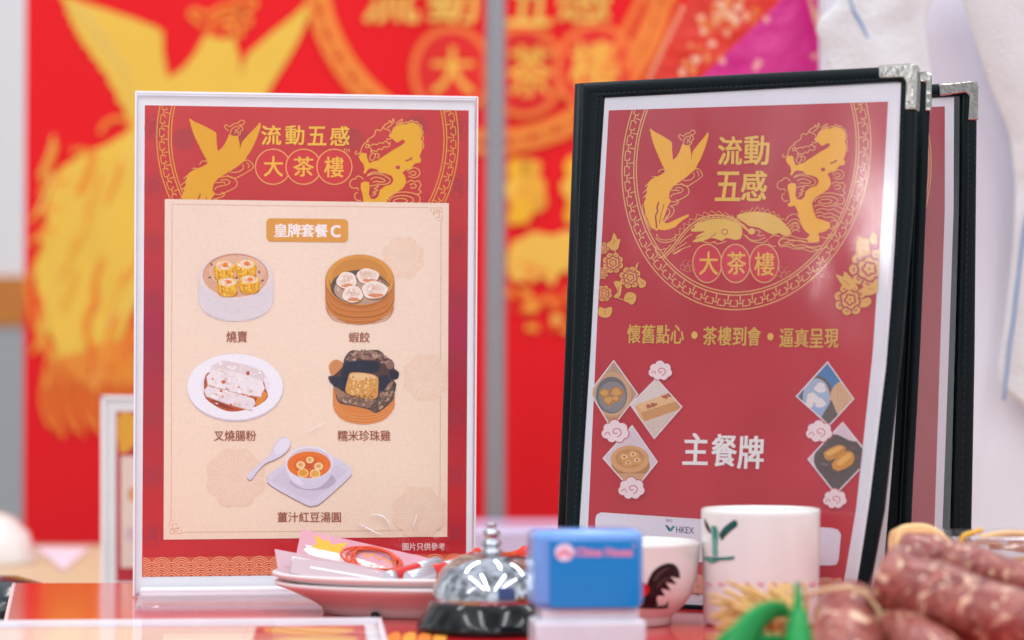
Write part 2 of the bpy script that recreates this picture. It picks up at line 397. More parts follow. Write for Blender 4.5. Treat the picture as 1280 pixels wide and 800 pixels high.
def dragon(a, gold, line, red, wl=1.0):
    """Space: 533 x 800."""
    body = [(228,140),(248,106),(275,91),(300,93),(330,81),(358,88),(380,106),(389,135),(385,166),(391,200),(387,235),(376,262),(385,280),(381,294),(350,300),(334,324),(302,335),(286,346),
            (301,370),(306,400),(290,430),(252,455),(216,480),(201,505),(205,532),(213,562),(224,590),(260,600),(300,614),(301,642),(270,665),(234,674),(242,692),(241,720),(206,726),(180,720),(170,702),(190,684),
            (162,660),(142,630),(128,582),(119,545),(104,520),(90,524),(72,526),(64,512),(80,503),(76,465),(66,432),(66,405),(84,394),(110,398),(112,430),(108,462),(120,486),(142,488),(160,470),(166,440),(192,420),(226,410),(239,388),(231,366),(202,354),
            (166,344),(150,330),(120,324),(104,331),(90,351),(78,350),(86,329),(79,300),(64,285),(54,262),(68,242),(96,246),(100,271),(112,298),(132,288),(152,284),(182,264),(240,226),(284,201),(301,186),(296,175),(286,174),(256,189),(226,162),(216,150)]
    a.poly(body, gold)
    a.ell(262, 320, 12, 10, red); a.line([(302,285),(322,280),(338,268)], 3.0 * abs(a.T[2]) * 3, red)
    spines = [(232,132),(240,112),(252,104),(256,92),(276,84),(290,88),(304,80),(318,82),(334,70),(346,80),(364,78),(372,94),(388,100),(386,118),(398,132),(390,150),(398,166),(392,186),(400,206),(392,222)]
    a.line(spines, wl, line, 2)
    F_ = [[(44,232),(36,246),(48,250),(64,240),(70,218),(82,196),(98,186),(110,182)], [(98,186),(104,172),(128,158),(140,146),(142,128),(156,120),(170,126),(184,110),(196,118)], [(104,196),(118,204),(134,196),(150,200),(166,190),(184,192),(196,180),(208,186)],
          [(180,112),(196,92),(212,86),(218,72),(226,84),(238,62),(240,80),(222,100),(206,110)], [(250,84),(266,76),(286,66),(280,82),(262,92)], [(196,118),(214,122),(224,140),(216,152),(226,166),(212,172),(200,166)], [(200,180),(214,196),(224,184)],
          [(110,210),(122,226),(118,240),(132,230),(148,236),(160,222),(176,226),(190,210),(206,214),(222,200)], [(118,256),(128,244),(142,250),(138,272),(124,284),(112,270),(118,256)], [(142,250),(158,248),(162,262),(150,272)],
          [(92,206),(100,198),(108,206),(102,216),(92,214),(92,206)],
          [(8,400),(20,384),(36,380),(48,366),(66,370),(80,384)], [(8,400),(10,420),(28,430),(44,428),(56,440)], [(50,452),(36,460),(34,480),(50,496),(68,492)],
          [(100,366),(130,354),(170,356),(200,368),(220,384),(214,402),(186,410),(150,408)], [(118,384),(140,372),(170,376),(194,388),(180,398),(150,394),(130,398)], [(100,360),(140,344),(190,350)], [(112,420),(140,414),(160,420),(136,432),(156,440),(130,452),(148,458),(124,470)],
          [(310,340),(336,324),(362,324),(378,344),(370,366),(344,374),(318,366)], [(318,352),(340,340),(358,350),(346,362),(330,356)], [(310,402),(330,388),(352,396),(372,392),(384,414),(372,436),(386,450),(366,462),(340,456)], [(324,412),(346,406),(360,418),(346,430),(328,426)],
          [(202,486),(216,466),(252,454),(296,450),(340,456),(372,470),(380,492),(366,512),(330,512)], [(214,500),(226,482),(262,470),(304,470),(338,482),(344,498),(316,512)], [(236,500),(258,486),(296,486),(312,498),(290,508),(258,508),(236,500)],
          [(212,526),(240,516),(280,524),(318,520),(352,528),(372,540)], [(222,550),(252,536),(290,544),(324,540),(350,556),(366,560)], [(216,566),(246,556),(270,566),(300,562),(330,576),(350,584)], [(226,582),(252,576),(278,586),(310,584),(336,600)],
          [(304,606),(330,604),(346,620),(330,640),(312,632)], [(300,648),(326,650),(334,668),(314,684),(286,682)], [(250,690),(270,700),(300,696),(316,706)],
          [(14,726),(30,708),(60,704),(92,716),(130,714),(168,722)], [(14,726),(26,748),(64,746),(104,762),(150,760),(196,776),(246,762)], [(44,728),(76,726),(106,742),(150,738),(200,752),(250,744)], [(56,660),(80,628),(110,612),(126,630)], [(72,664),(92,640),(116,634),(134,648)], [(88,668),(108,654),(134,664)]]
    for f in F_: a.line(f, wl, line, 4)
def greek_ring(a, C, A, B, ro, ri2, ri, line, w, n):
    a.STEP = 4e-7
    def pt(th, t):                                            # t: 0 outer rim .. 1 inner rim
        k = ro + (ri2 - ro) * t; c, s_ = math.cos(th) * k, math.sin(th) * k
        return (C[0] + A[0] * c + B[0] * s_, C[1] + A[1] * c + B[1] * s_)
    for t in (0.0, 1.0): a.line([pt(2 * math.pi * i / 240, t) for i in range(240)], w, line, closed=True)
    k = ri; a.line([(C[0] + A[0] * math.cos(x) * k + B[0] * math.sin(x) * k, C[1] + A[1] * math.cos(x) * k + B[1] * math.sin(x) * k) for x in [2 * math.pi * i / 240 for i in range(240)]], w, line, closed=True)
    p = 2 * math.pi / n
    for i in range(n):
        th = i * p; q = lambda s_, t: pt(th + s_ * p, t)
        a.line([q(-0.02, 0.62), q(-0.02, 0.22), q(0.28, 0.22), q(0.56, 0.22), q(0.56, 0.62)], w * 0.95, line)
        a.line([q(-0.02, 0.62), q(0.14, 0.62)], w * 0.95, line); a.line([q(0.40, 0.62), q(0.56, 0.62)], w * 0.95, line)
        a.line([q(0.77, 1.0), q(0.77, 0.55), ], w * 0.95, line); a.line([q(0.56, 0.42), q(0.77, 0.42), q(0.98, 0.42)], w * 0.95, line)
def peony(a, cx, cy, r, gold, red, rot=0.0, k=8):
    def sc(rr, amp, n, ph): return [(cx + (rr + amp * abs(math.sin(n * t / 2 + ph))) * math.cos(t), cy + (rr + amp * abs(math.sin(n * t / 2 + ph))) * math.sin(t)) for t in [2 * math.pi * i / 64 for i in range(64)]]
    a.poly(sc(r * 0.84, r * 0.17, k, rot), gold)
    wl = r * 0.075 * abs(a.T[2])
    for t in range(k):                                        # petal divisions
        th = 2 * math.pi * (t - 0.0) / k - 2 * rot / k
        a.line([(cx + r * 0.62 * math.cos(th), cy + r * 0.62 * math.sin(th)), (cx + r * 0.86 * math.cos(th), cy + r * 0.86 * math.sin(th))], wl * 1.3, red)
        th2 = th + math.pi / k
        a.line([(cx + r * 0.74 * math.cos(th2 - .16), cy + r * 0.74 * math.sin(th2 - .16)), (cx + r * 0.80 * math.cos(th2), cy + r * 0.80 * math.sin(th2)), (cx + r * 0.74 * math.cos(th2 + .16), cy + r * 0.74 * math.sin(th2 + .16))], wl, red)
    a.line(sc(r * 0.52, r * 0.12, 6, rot), wl * 1.6, red, closed=True)
    a.line(sc(r * 0.25, r * 0.10, 5, rot), wl * 1.4, red, closed=True)
    a.ell(cx, cy, r * 0.07, r * 0.07, red, n=10)
def leaf_print(a, pts, gold, red, vein): a.poly(pts, gold, 4); a.line(vein, 1.0 * a.T[2] * 4, red)
def cloud_badge(a, cx, cy, k):
    out = []
    for (x, y, r) in ((-9, 2, 5), (-7, -4, 5), (0, -7, 6), (8, -4, 5.5), (10, 2, 5), (5, 6, 5), (-3, 6, 5)):
        a.ell(cx + x * k, cy + y * k, (r + 1.0) * k, (r + 1.0) * k, 'c8414f', n=18)
    for (x, y, r) in ((-9, 2, 5), (-7, -4, 5), (0, -7, 6), (8, -4, 5.5), (10, 2, 5), (5, 6, 5), (-3, 6, 5), (0, 0, 7)):
        a.ell(cx + x * k, cy + y * k, r * k, r * k, 'f2dcdc', n=18)
    sp_ = [(cx + (1.2 + 0.75 * t) * k * math.cos(t + 0.5) + 1.5 * k, cy + (1.0 + 0.62 * t) * k * math.sin(t + 0.5)) for t in [i * 0.45 for i in range(17)]]
    a.line(sp_, 1.1 * k, 'cf5a62'); a.line([(cx - 11 * k, cy + 3 * k), (cx - 7 * k, cy), (cx - 5 * k, cy + 4 * k)], 0.9 * k, 'cf5a62', 3)

# ================================================================== THE SETTING
# far wall with its orange stripe, the backdrop's own things come after
def wall_strip(name, z0, z1, y, m, parent, x0=-3.2, x1=3.2, th=0.05):
    return box(name, ((x0 + x1) / 2, y + th / 2, (z0 + z1) / 2), (x1 - x0, th, z1 - z0), m, parent)
zw = lambda py, D: at(640, py, D).z
wall = obj('wall', mesh('wall', [], [])); bpy.data.objects.remove(wall)
wall = wall_strip('wall', -1.2, 2.2, 4.6, WHITEW, None)
tag(wall, 'pale wall panelling far behind the red backdrop', 'wall'); wall['kind'] = 'structure'
sgr = wall_strip('lower_panel', -1.1, zw(408, 4.6), 4.585, mat('grey_wall_panel', (0.40, 0.43, 0.44), 0.7, noise_amt=0.03, noise_scale=3), wall, th=0.012)
sor = wall_strip('stripe', zw(407.5, 4.6), zw(346, 4.6), 4.58, mat('orange_stripe', (0.62, 0.22, 0.035), 0.6, noise_amt=0.03), wall, th=0.015)

# the counter: a red glossy top with a skirt
yt = 1.572
tp = [Vector((-0.3225, yt, 0)), Vector((0.75, yt + 0.01, 0)), Vector((0.75, 0.72, 0)), Vector((-0.162, 0.72, 0))]
counter = slab('counter', tp[::-1], Vector((0, 0, 1)), 0.30, TABLE, bev=0.0012)
tag(counter, 'glossy red counter that all the menus, cups and sausages stand on', 'counter'); 
structure(counter)
# piping strip along the counter's worn left edge
d_ = (tp[3] - tp[0]).normalized()
vs, fs = tube_me([tp[0] + d_ * t + Vector((-0.0006, 0, -0.001)) for t in [i * 0.03 for i in range(28)]], 0.0013, 8)
obj('edge_trim', mesh('edge_trim', vs, fs, True), mat('pale_edge_trim', (0.75, 0.50, 0.48), 0.5), counter)

# the table behind, pale wood
wt = box('wood_table', (0, 2.16, -0.065), (3.6, 1.06, 0.03), WOOD, bev=0.003)
tag(wt, 'pale wooden table standing behind the red counter', 'table')
for sx in (-1.6, 1.6):
    for sy in (1.75, 2.6): box('leg', (sx, sy, -0.43), (0.05, 0.05, 0.70), WOOD, wt)
fl = box('floor', (0, 2.5, -0.80), (12, 9, 0.02), mat('hall_floor', (0.35, 0.33, 0.33), 0.5, noise_amt=0.05, noise_scale=4)); structure(fl)

# ------------------------------------------------------------------ printed backdrop with phoenix and lettering
BY = 3.0
BP = Plane((0, BY, 0), (0, -1, 0))
x0 = at(30, 400, BY).x; x1 = at(1330, 400, BY).x; zb = at(640, 681, BY).z
backdrop = box('backdrop', ((x0 + x1) / 2, BY + 0.012, (zb + 1.15) / 2), (x1 - x0, 0.022, 1.15 - zb), mat('banner_red', (0.78, 0.014, 0.020), 0.6, spec=0.12, noise_amt=0.03, noise_scale=3))
tag(backdrop, 'out of focus red backdrop printed with a large golden phoenix', 'backdrop')
class BannerArt(Art):
    mode = 0
    def t(s, p):
        if s.mode:
            x, y = p
            return (210 + (x - 275) * (0.86 if x < 275 else 0.75), 98 + (y - 268) * (0.5 if y < 268 else 0.82))
        return Art.t(s, p)
BP.top = 0.001; a = BannerArt(BP, 0.001); a.STEP = 1e-5
a.mode = 1; phoenix(a, 'e9bd48', 'ef8a30', 'e2702a', 5, 6)
for k in range(60):                                           # feather strokes of the print
    x_ = random.uniform(95, 330); y_ = random.uniform(330, 700); a.line([(x_, y_), (x_ - 8, y_ + 30), (x_ - 22, y_ + 62)], random.uniform(2, 6), random.choice(['e8a030', 'ecc860', 'eb8a2c', 'e7bc48']), 3)
for k in range(16): a.line([(100 + k * 9, 700 - 3 * k), (92 + k * 9, 760), (104 + k * 10, 800 + 8 * (k % 3))], 5, ('f08a30', 'ea6a26')[k % 2], 4)
for k in range(14): f = k / 13; a.line([(130 + 90 * f, 75 + 240 * f), (165 + 80 * f, 110 + 200 * f)], 3, 'ecca6a'); a.build('phoenix_print', backdrop, BANNER_INK)
a.mode = 0; greek_ring(a, (612, -40), (1, 0), (0, 1), 230, 212, 206, 'f08a35', 6, 44); a.build('ring_print', backdrop, BANNER_INK)
for cx_, cy_ in ((565, 90), (655, 90), (745, 86)):
    a.ell(cx_, cy_, 52, 58, 'ef7a35', n=60); a.ell(cx_, cy_, 44, 50, 'e2231f', n=60)
for ch, q in zip('大茶樓', ((540, 60, 592, 117), (636, 58, 690, 120), (713, 52, 773, 116))): a.text(ch, *q, 'efb64a', 0.02)
for ch, q in zip('流動五感', ((454, -38, 523, 29), (536, -38, 596, 29), (634, -38, 688, 32), (698, -38, 762, 27))): a.text(ch, *q, 'f0c05a', 0.02)
a.build('lettering_print', backdrop, BANNER_INK)
for cx_, cy_ in ((657, 238), (728, 236)):
    for dx, dy, r in ((-8, -24, 15), (6, -26, 13), (-12, 0, 14), (8, 2, 19), (16, 16, 10), (-4, 24, 15), (-14, 34, 9)): a.ell(cx_ + dx, cy_ + dy, r, r * 1.1, ('f0b32c', 'eeaa3a', 'f2bc48')[int(r) % 3], n=24, wob=.1)
a.poly([(634, 330), (640, 304), (652, 298), (668, 290), (690, 294), (712, 288), (735, 298), (756, 318), (748, 340), (722, 346), (706, 338), (690, 350), (668, 340), (650, 352)], 'efbc50', 4)
for k in range(46):
    x_ = random.uniform(634, 752); y_ = random.uniform(340, 420) - abs(x_ - 695) * 0.25; a.ell(x_, y_, random.uniform(4, 13), random.uniform(3, 7), random.choice(['f0a23a', 'ee8430', 'f2b850', 'e2481e', 'ea6a26']), random.uniform(-.6, .6), 14, .15)
for k in range(3): a.line([(845 - 20 * k, -10), (820 - 20 * k, 40), (800 - 22 * k, 90)], 9, 'ee7c34', 4)
for px_, py_ in ((120, 430), (150, 452), (205, 440), (240, 455)): a.line([(px_, py_ - 60), (px_ - 14, py_ - 20), (px_ + 4, py_ + 10), (px_ + 12, py_ + 30)], 6, 'f0902c', 5)
a.build('flower_print', backdrop, BANNER_INK)

# grey pole in front of the backdrop
px0, px1 = at(606, 300, 2.72).x, at(632, 300, 2.72).x
vs, fs = tube_me([((px0 + px1) / 2, 2.76, -0.79), ((px0 + px1) / 2, 2.76, 1.3)], (px1 - px0) / 2, 24)
pole = obj('pole', mesh('pole', vs, fs), GREYM); smooth_angle(pole, 40)
tag(pole, 'slim grey metal pole standing in front of the red backdrop', 'pole')
obj('foot', lathe([(0.001, -0.79), (0.12, -0.79), (0.12, -0.782), (0.02, -0.775)], 32, (px0 + px1) / 2, 2.76), GREYM, pole)

# ================================================================== MENU STAND IN FOCUS
BLs, BRs, TLs = at(167, 745, 1.468), at(592, 741, 1.492), at(170, 115, 1.480)
SP = Plane.tri(BLs, BRs, TLs)
stand = empty('menu_stand', 'upright acrylic menu stand whose cream panel shows five dim sum dishes', 'menu stand', 'acrylic menu stands')
stand.location = (0, 0, 0)
def px_slab(name, P, pts, off, th, m, parent, bev=0.0): return slab(name, [P(x, y, off) for x, y in pts], P.n, th, m, parent, bev)
outer = [(170, 115.5), (596, 122), (592, 741), (167, 745)]
holder = px_slab('acrylic_holder', SP, outer, 0.0034, 0.0016, ACRYLIC, stand)
px_slab('back_sheet', SP, [(169, 113), (595, 120), (592, 741), (167, 745)], -0.0012, 0.0016, ACRYLIC_EDGE, holder, 0.0003)
for nm, q in (('edge_strip', [(169.3, 115), (596.5, 121.7), (596.5, 124.2), (169.3, 117.6)]), ('edge_strip', [(166.2, 745), (169.0, 116), (171.2, 116), (168.6, 745)]), ('edge_strip', [(591.6, 741), (595.4, 122), (597.2, 122), (593.6, 741)])):
    px_slab(nm, SP, q, 0.0036, 0.0022, ACRYLIC_EDGE, holder, 0.0002)
# thick bottom bar and the foot lying on the counter
fb = [Vector((p.x, p.y, 0)) for p in (BLs, BRs)]
ex = (fb[1] - fb[0]).normalized(); ey = Vector((ex.y, -ex.x, 0)); ey = -ey if ey.y > 0 else ey
rotz = Matrix.Rotation(math.atan2(ex.y, ex.x), 4, 'Z'); wS = (fb[1] - fb[0]).length
box('bottom_bar', fb[0] + ex * (wS / 2 + 0.002) + ey * 0.006 + Vector((0, 0, 0.0034)), (wS - 0.004, 0.009, 0.006), ACRYLIC_EDGE, holder, rotz, 0.0015)
FOOT = clear_mat('acrylic_foot', (0.94, 0.92, 0.94), 1.5, 0.12, base=0.10, graze=0.5)
ft = []
for (u, v) in ((0.004, 0.0), (0.1165, 0.0)): ft.append((u, v))
fx1, fy1, rr = 0.1185, 0.108, 0.014
ft += [(fx1 - rr + rr * math.cos(t), fy1 - rr + rr * math.sin(t)) for t in [i * math.pi / 2 / 8 for i in range(9)]]
ft += [(0.004 + rr - rr * math.sin(t), fy1 - rr + rr * math.cos(t)) for t in [i * math.pi / 2 / 8 for i in range(9)]]
slab('foot', [fb[0] + ex * u + ey * v + Vector((0, 0, 0.0042)) for u, v in ft], Vector((0, 0, 1)), 0.003, FOOT, holder, 0.0006)

sheet = px_slab('printed_sheet', SP, [(172, 119), (593.5, 125.5), (590, 739), (169.5, 742)], 0.0, 0.0004, PAPER, stand)
def colS(u, v):
    t_ = ((0.0, (198, 52, 54)), (0.30, (190, 38, 42)), (0.48, (168, 24, 70)), (0.62, (172, 24, 48)), (0.85, (196, 26, 34)), (1.0, (198, 34, 42)))
    for (v0, c0), (v1, c1) in zip(t_, t_[1:]):
        if v <= v1:
            f = (v - v0) / (v1 - v0); c = tuple(c0[i] + (c1[i] - c0[i]) * f for i in range(3)); break
    n = noise.noise(Vector((u * 5, v * 7, 3))) * 9
    return tuple(max(0, min(255, k + n)) for k in c)
pTL, pTR, pBR, pBL = (181, 131.5), (586, 138), (582.5, 716), (177.5, 721)
grid_print('red_print', SP, pTL, pTR, pBR, pBL, 12, 24, colS, 0.00006, sheet)
botS = (0.014, -1, 249.5 - 0.014 * 206)
topS = (-0.016, 1, -(131.5 - 0.016 * 181))
a = Art(SP, 0.00014, [topS])
for i, y in enumerate((160, 232, 304, 377, 450, 522, 595, 668)):     # faint longevity roundels of the red paper
    for x in (192.5 - i * 0.3, 572 - i * 0.4):
        a.line([(x + 11.5 * math.cos(t), y + 15 * math.sin(t)) for t in [k * math.pi / 14 for k in range(28)]], 1.0, '9e2c3c', closed=True)
        a.text('壽', x - 8, y - 10, x + 8, y + 10, '9e2c3c')
for x in (230, 300, 440, 520):
    a.ell(x, 150 + (x % 7) * 4, 14, 14, 'b03438', n=30)
a.build('roundel_pattern', sheet)
a = Art(SP, 0.0002, [topS, botS]); greek_ring(a, (384.5, 173), (1, 0.016), (-0.006, 1), 188.5, 174, 170.5, 'e39a3c', 1.35, 68); a.build('ring_border', sheet)
a = Art(SP, 0.00024, [botS]); a.xf(209.3, 137.2, 1.22 / 5.336, 1.035 / 5.336); phoenix(a, 'e3a51c', 'e3a24c', 'b83b38', 1.2, 1.15)
RED_IN = 'cf2f33'
a.build('phoenix_emblem', sheet)
a = Art(SP, 0.00024, [botS]); a.xf(435.4, 133.7, 0.2363, 0.2363); dragon(a, 'e6ab1e', 'e8ac58', 'b83b48', 1.15); a.build('dragon_emblem', sheet)
a = Art(SP, 0.0003)
for x in (341.2, 379.4, 418): a.ell(x, 208.5, 22.6, 22.6, 'e6a95c', n=56); a.ell(x, 208.5, 21.3, 21.3, RED_IN, n=56)
for ch, q in zip('大茶樓', ((330, 195.5, 353.5, 220.5), (367, 196, 392, 220.5), (405.5, 196, 429.5, 221.5))): a.text(ch, *q, 'edb83e', 0.014)
for ch, q in zip('流動五感', ((327, 157, 351, 181), (357, 157, 380, 181), (385, 158.5, 407.6, 181.5), (413, 158, 436.5, 182))): a.text(ch, *q, 'edc041', 0.018)
a.text('TM', 429, 186, 437, 190.5, 'e2b055')
a.build('title_lettering', sheet)
def seigaiha(P, off, parent, x0, x1, yb0, yb1, slope, pitch, r, base_c, line_c, dot_c, name, w=0.9):
    """A band of wave scales; each scale shows only where the scales in front of it leave it open."""
    a = Art(P, off); a.STEP = 3e-7; Y = lambda x, y: y + slope * (x - x0)
    a.add([[(x0, yb0), (x1, Y(x1, yb0)), (x1, Y(x1, yb1)), (x0, yb1)]], base_c)
    rows = []; y = yb0 + r * 0.98; k = 0
    while y < yb1 + r: rows.append((y, k)); y += r * 0.5; k += 1
    cents = [[(x0 + (i - 1 + 0.5 * (k % 2)) * pitch, y) for i in range(int((x1 - x0) / pitch) + 4)] for y, k in rows]
    for ri, cs in enumerate(cents):
        front = [c for r2 in cents[ri + 1:ri + 4] for c in r2]
        for cx, cy in cs:
            near = [f for f in front if abs(f[0] - cx) < 2 * r and abs(f[1] - cy) < 2 * r]
            for fr in (0.97, 0.76, 0.55, 0.34):
                run = []
                for k in range(25):
                    th = math.pi + math.pi * k / 24; x, y2 = cx + r * fr * math.cos(th), cy + r * fr * math.sin(th)
                    ok = x0 < x < x1 and yb0 < y2 < yb1 and not any((x - f[0]) ** 2 + (y2 - f[1]) ** 2 < (r * 0.99) ** 2 for f in near)
                    if ok: run.append((x, Y(x, y2)))
                    if (not ok or k == 24) and len(run) > 1: a.line(run, w, line_c)
                    if not ok: run = []
            if ri and x0 < cx < x1 and yb0 + 1 < cy - r < yb1 - 1: a.ell(cx, Y(cx, cy - r * 0.12 - r * 0.5), 1.0, 1.0, dot_c, n=10)
    return a.build(name, parent)
seigaiha(SP, 0.00018, sheet, 177.6, 582.6, 697, 721, -0.0118, 24.4, 12.6, 'd35a3c', 'f0ab82', '8e2420', 'wave_band')
GLINT = mat('glint_streak', (0.85, 0.85, 0.88), 0.12, spec=0.8, coat=0.5)  # thin white ridges on the acrylic front, standing in for reflected light streaks
for glint_ in ([(445, 654), (456, 659), (468, 665), (477, 669)], [(463, 643.5), (474, 644), (481, 648), (486, 656), (490, 665)], [(520.5, 643), (519, 650), (515, 659.5)], [(382, 542), (392, 536), (405, 529)]):
    L_ = catmull(glint_, 5, False); k_ = 0.00045 if glint_[0][0] > 400 else 0.0002
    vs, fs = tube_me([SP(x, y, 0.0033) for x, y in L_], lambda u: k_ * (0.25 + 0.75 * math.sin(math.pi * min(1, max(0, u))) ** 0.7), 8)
    obj('glint_streak', mesh('glint_streak', vs, fs, True), GLINT, holder)
# cream panel with its printed frame, pill, dishes and captions
cp = [(206, 249), (561, 254), (559, 671), (204.5, 674.5)]
def colC(u, v):
    n = noise.noise(Vector((u * 4, v * 5, 9))) * 3
    return (240 + n + 3 * v, 218 + n, 200 + n - 5 * v)
SP.top += 2e-5; panel = grid_print('menu_panel', SP, cp[0], cp[1], cp[2], cp[3], 8, 10, colC, SP.top, sheet); SP.top += 2e-5
pn = lambda off=0.0005, clip=None: Art(SP, off, clip)
a = pn(); tan_ = 'd9a88c'
fr = [(215, 255.5), (551.5, 260), (549.8, 663), (213.6, 665.5)]
a.line([(215, 257), (214, 650)], 0.8, tan_); a.line([(228, 665.3), (549.8, 663)], 0.8, tan_); a.line([(549.8, 663), (551.3, 277)], 0.8, tan_); a.line([(215, 255.5), (536, 259.7)], 0.8, tan_)
for ox, oy, sx, sy in ((552.5, 260, -1, 1), (212.5, 667, 1, -1)):
    for q in ([(0, 0), (6, 0), (6, 6), (0, 6), (0, 0)], [(3, 3), (10, 3), (10, 9)], [(3, 3), (3, 12), (9, 12)], [(8, 0), (14, 0), (14, 5)], [(0, 9), (0, 16), (5, 16)], [(6, 6), (12, 7)]):
        a.line([(ox + sx * x, oy + sy * y) for x, y in q], 0.8, 'd99a6e')
a.build('frame_print', sheet)
a = pn(0.00046, [(-1, 0, 560), (0, -1, 671)])
for cx, cy, r in ((504, 322.5, 28), (533, 472, 31), (294.5, 597, 39), (524, 641, 35)):
    pts = [(cx + (r * (0.86 + 0.13 * abs(math.sin(4 * t)))) * math.cos(t), cy + (r * (0.86 + 0.13 * abs(math.sin(4 * t)))) * math.sin(t)) for t in [k * math.pi / 60 for k in range(120)]]
    a.poly(pts, 'eed0b8')
    for k in range(48):
        t = k * math.pi / 24 + 0.05 * (k % 3); r0, r1 = r * (0.18 + 0.08 * (k % 3)), r * (0.62 + 0.1 * (k % 4))
        a.line([(cx + r0 * math.cos(t), cy + r0 * math.sin(t)), (cx + r1 * math.cos(t + .06), cy + r1 * math.sin(t + .06))], 0.7, 'f1dccb')
    a.build('flower_print', sheet)
a = pn(0.0006)
def rrect(x0, y0, x1, y1, r, slope=0.0, n=6):
    out = []
    for cx, cy, a0 in ((x1 - r, y0 + r, -math.pi / 2), (x1 - r, y1 - r, 0), (x0 + r, y1 - r, math.pi / 2), (x0 + r, y0 + r, math.pi)):
        for k in range(n + 1): t = a0 + math.pi / 2 * k / n; out.append((cx + r * math.cos(t), cy + r * math.sin(t)))
    return [(x, y + slope * (x - x0)) for x, y in out]
a.poly(rrect(333, 273, 435, 302, 5.5, 0.01), 'dc9a40')
for i, ch in enumerate('皇牌套餐'): a.text(ch, 343 + i * 16.9, 280 + .15 * i, 358.6 + i * 16.9, 296 + .15 * i, 'f6ecec', 0.035)
a.text('C', 414, 282, 425, 296.5, 'f6ecec', 0.05); a.build('heading_pill', sheet)
BR_ = '9a4f34'
a = pn(0.0006)
for s_, q in (('燒賣', (283, 414, 309, 428)), ('蝦餃', (436, 415.2, 462, 428.2)), ('叉燒腸粉', (267.5, 538, 320, 551.2)), ('糯米珍珠雞', (422, 538, 488, 551.3)), ('薑汁紅豆湯圓', (347, 640, 426, 652.8))):
    a.text(s_, *q, BR_, 0.008)
a.text('圖片只供參考', 503, 678.5, 556, 688, 'efd5cf', 0.014); a.build('caption_lettering', sheet)

PHOTO = ink_mat('photo_ink', 0.5, 0.09, 1100)
dbase = SP.top
def dish(fn): a = pn(0.0006); a.base = dbase; fn(a); o = a.build('dish_picture', sheet, PHOTO); return o
def speck(a, n, cx, cy, rx, ry, cols, s0=3, s1=9):
    for _ in range(n):
        t = random.random() * 6.283; q = math.sqrt(random.random())
        a.ell(cx + rx * q * math.cos(t), cy + ry * q * math.sin(t), random.uniform(s0, s1), random.uniform(s0, s1) * .7, random.choice(cols), random.random() * 3, 9, 0.12)
def facets(a, n, region, cols, s0, s1):
    for _ in range(n):
        while True:
            x = random.uniform(min(p[0] for p in region), max(p[0] for p in region)); y = random.uniform(min(p[1] for p in region), max(p[1] for p in region)); c = False
            for (x0, y0), (x1, y1) in zip(region, region[1:] + region[:1]):
                if (y0 > y) != (y1 > y) and x < (x1 - x0) * (y - y0) / (y1 - y0) + x0: c = not c
            if c: break
        t = random.random() * 6.28; r = random.uniform(s0, s1)
        a.poly([(x + r * math.cos(t + k) * random.uniform(.4, 1), y + r * math.sin(t + k) * random.uniform(.4, 1)) for k in (0, 1.2, 2.6, 4.0, 5.2)], random.choice(cols))
def siumai(a):
    a.xf(240, 305, 1 / 7.62)
    side = [(62, 310), (62, 470), (70, 540), (120, 625), (230, 695), (415, 728), (590, 700), (710, 635), (765, 545), (775, 450), (775, 310)]
    a.drum(418, 310, 356, 216, 206, 'ddd3d8')
    for k in range(7): a.line([(66 + k, 480 + k * 14), (150, 610 + k * 11), (300, 672 + k * 9), (415, 690 + k * 7), (560, 668 + k * 9), (700, 600 + k * 10), (772 - k, 480 + k * 14)], 0.8, ('e6dfe4', 'd6cbd0')[k % 2], 4)
    a.grad_ell(418, 305, 357, 216, 'e2cbc3', 'e6d6d2', 2); a.ell(415, 300, 312, 208, 'c98f74'); a.ell(415, 308, 304, 200, 'dba88a'); a.ell(430, 260, 270, 150, 'e0b49c')
    for x, y in ((170, 320), (640, 268), (672, 350), (250, 365), (185, 195), (420, 325)): a.ell(x, y, 16, 8, '5e3424', random.random() * 3, 9, .2)
    speck(a, 22, 410, 330, 270, 160, ['c98860', 'e6bf9c', 'b9714c', 'e9c8ac'], 6, 20)
    for cx, cy, w, h in ((305, 255, 92, 105), (512, 240, 95, 100), (338, 410, 92, 95), (545, 385, 92, 92)):
        a.ell(cx + 4, cy + h * .62, w * 1.02, h * .42, 'b8742c')
        a.poly([(cx - w, cy - h * .45), (cx - w * .95, cy + h * .5), (cx - w * .5, cy + h * .95), (cx + w * .3, cy + h), (cx + w * .92, cy + h * .6), (cx + w, cy - h * .4)], 'e2a11c', 3)
        for k in range(7): a.line([(cx - w * .8 + k * w * .26, cy - h * .3), (cx - w * .75 + k * w * .25, cy + h * (.6 + .2 * math.sin(k)))], 2.4 if k % 2 else 1.2, ('f4c533', 'd18a14', 'f0b826')[k % 3])
        facets(a, 46, [(cx - w * .9, cy - h * .3), (cx - w * .8, cy + h * .6), (cx, cy + h * .95), (cx + w * .85, cy + h * .5), (cx + w * .9, cy - h * .3)], ['f6cf48', 'd8920f', 'eeb021', 'f9dc6a', 'c9800e', 'e9a51c'], 5, 15)
        a.ell(cx, cy - h * .45, w * .98, h * .46, 'f0c85a', wob=.09); a.ell(cx, cy - h * .48, w * .8, h * .38, 'f0d2bc', wob=.06)
        speck(a, 26, cx, cy - h * .46, w * .78, h * .34, ['f6e2d4', 'e8b894', 'f3d8c4', 'e9a468', 'f8ece0', 'dba27c'], 4, 14); a.ell(cx + 10, cy - h * .5, w * .3, h * .2, 'e57f1c', wob=.1)
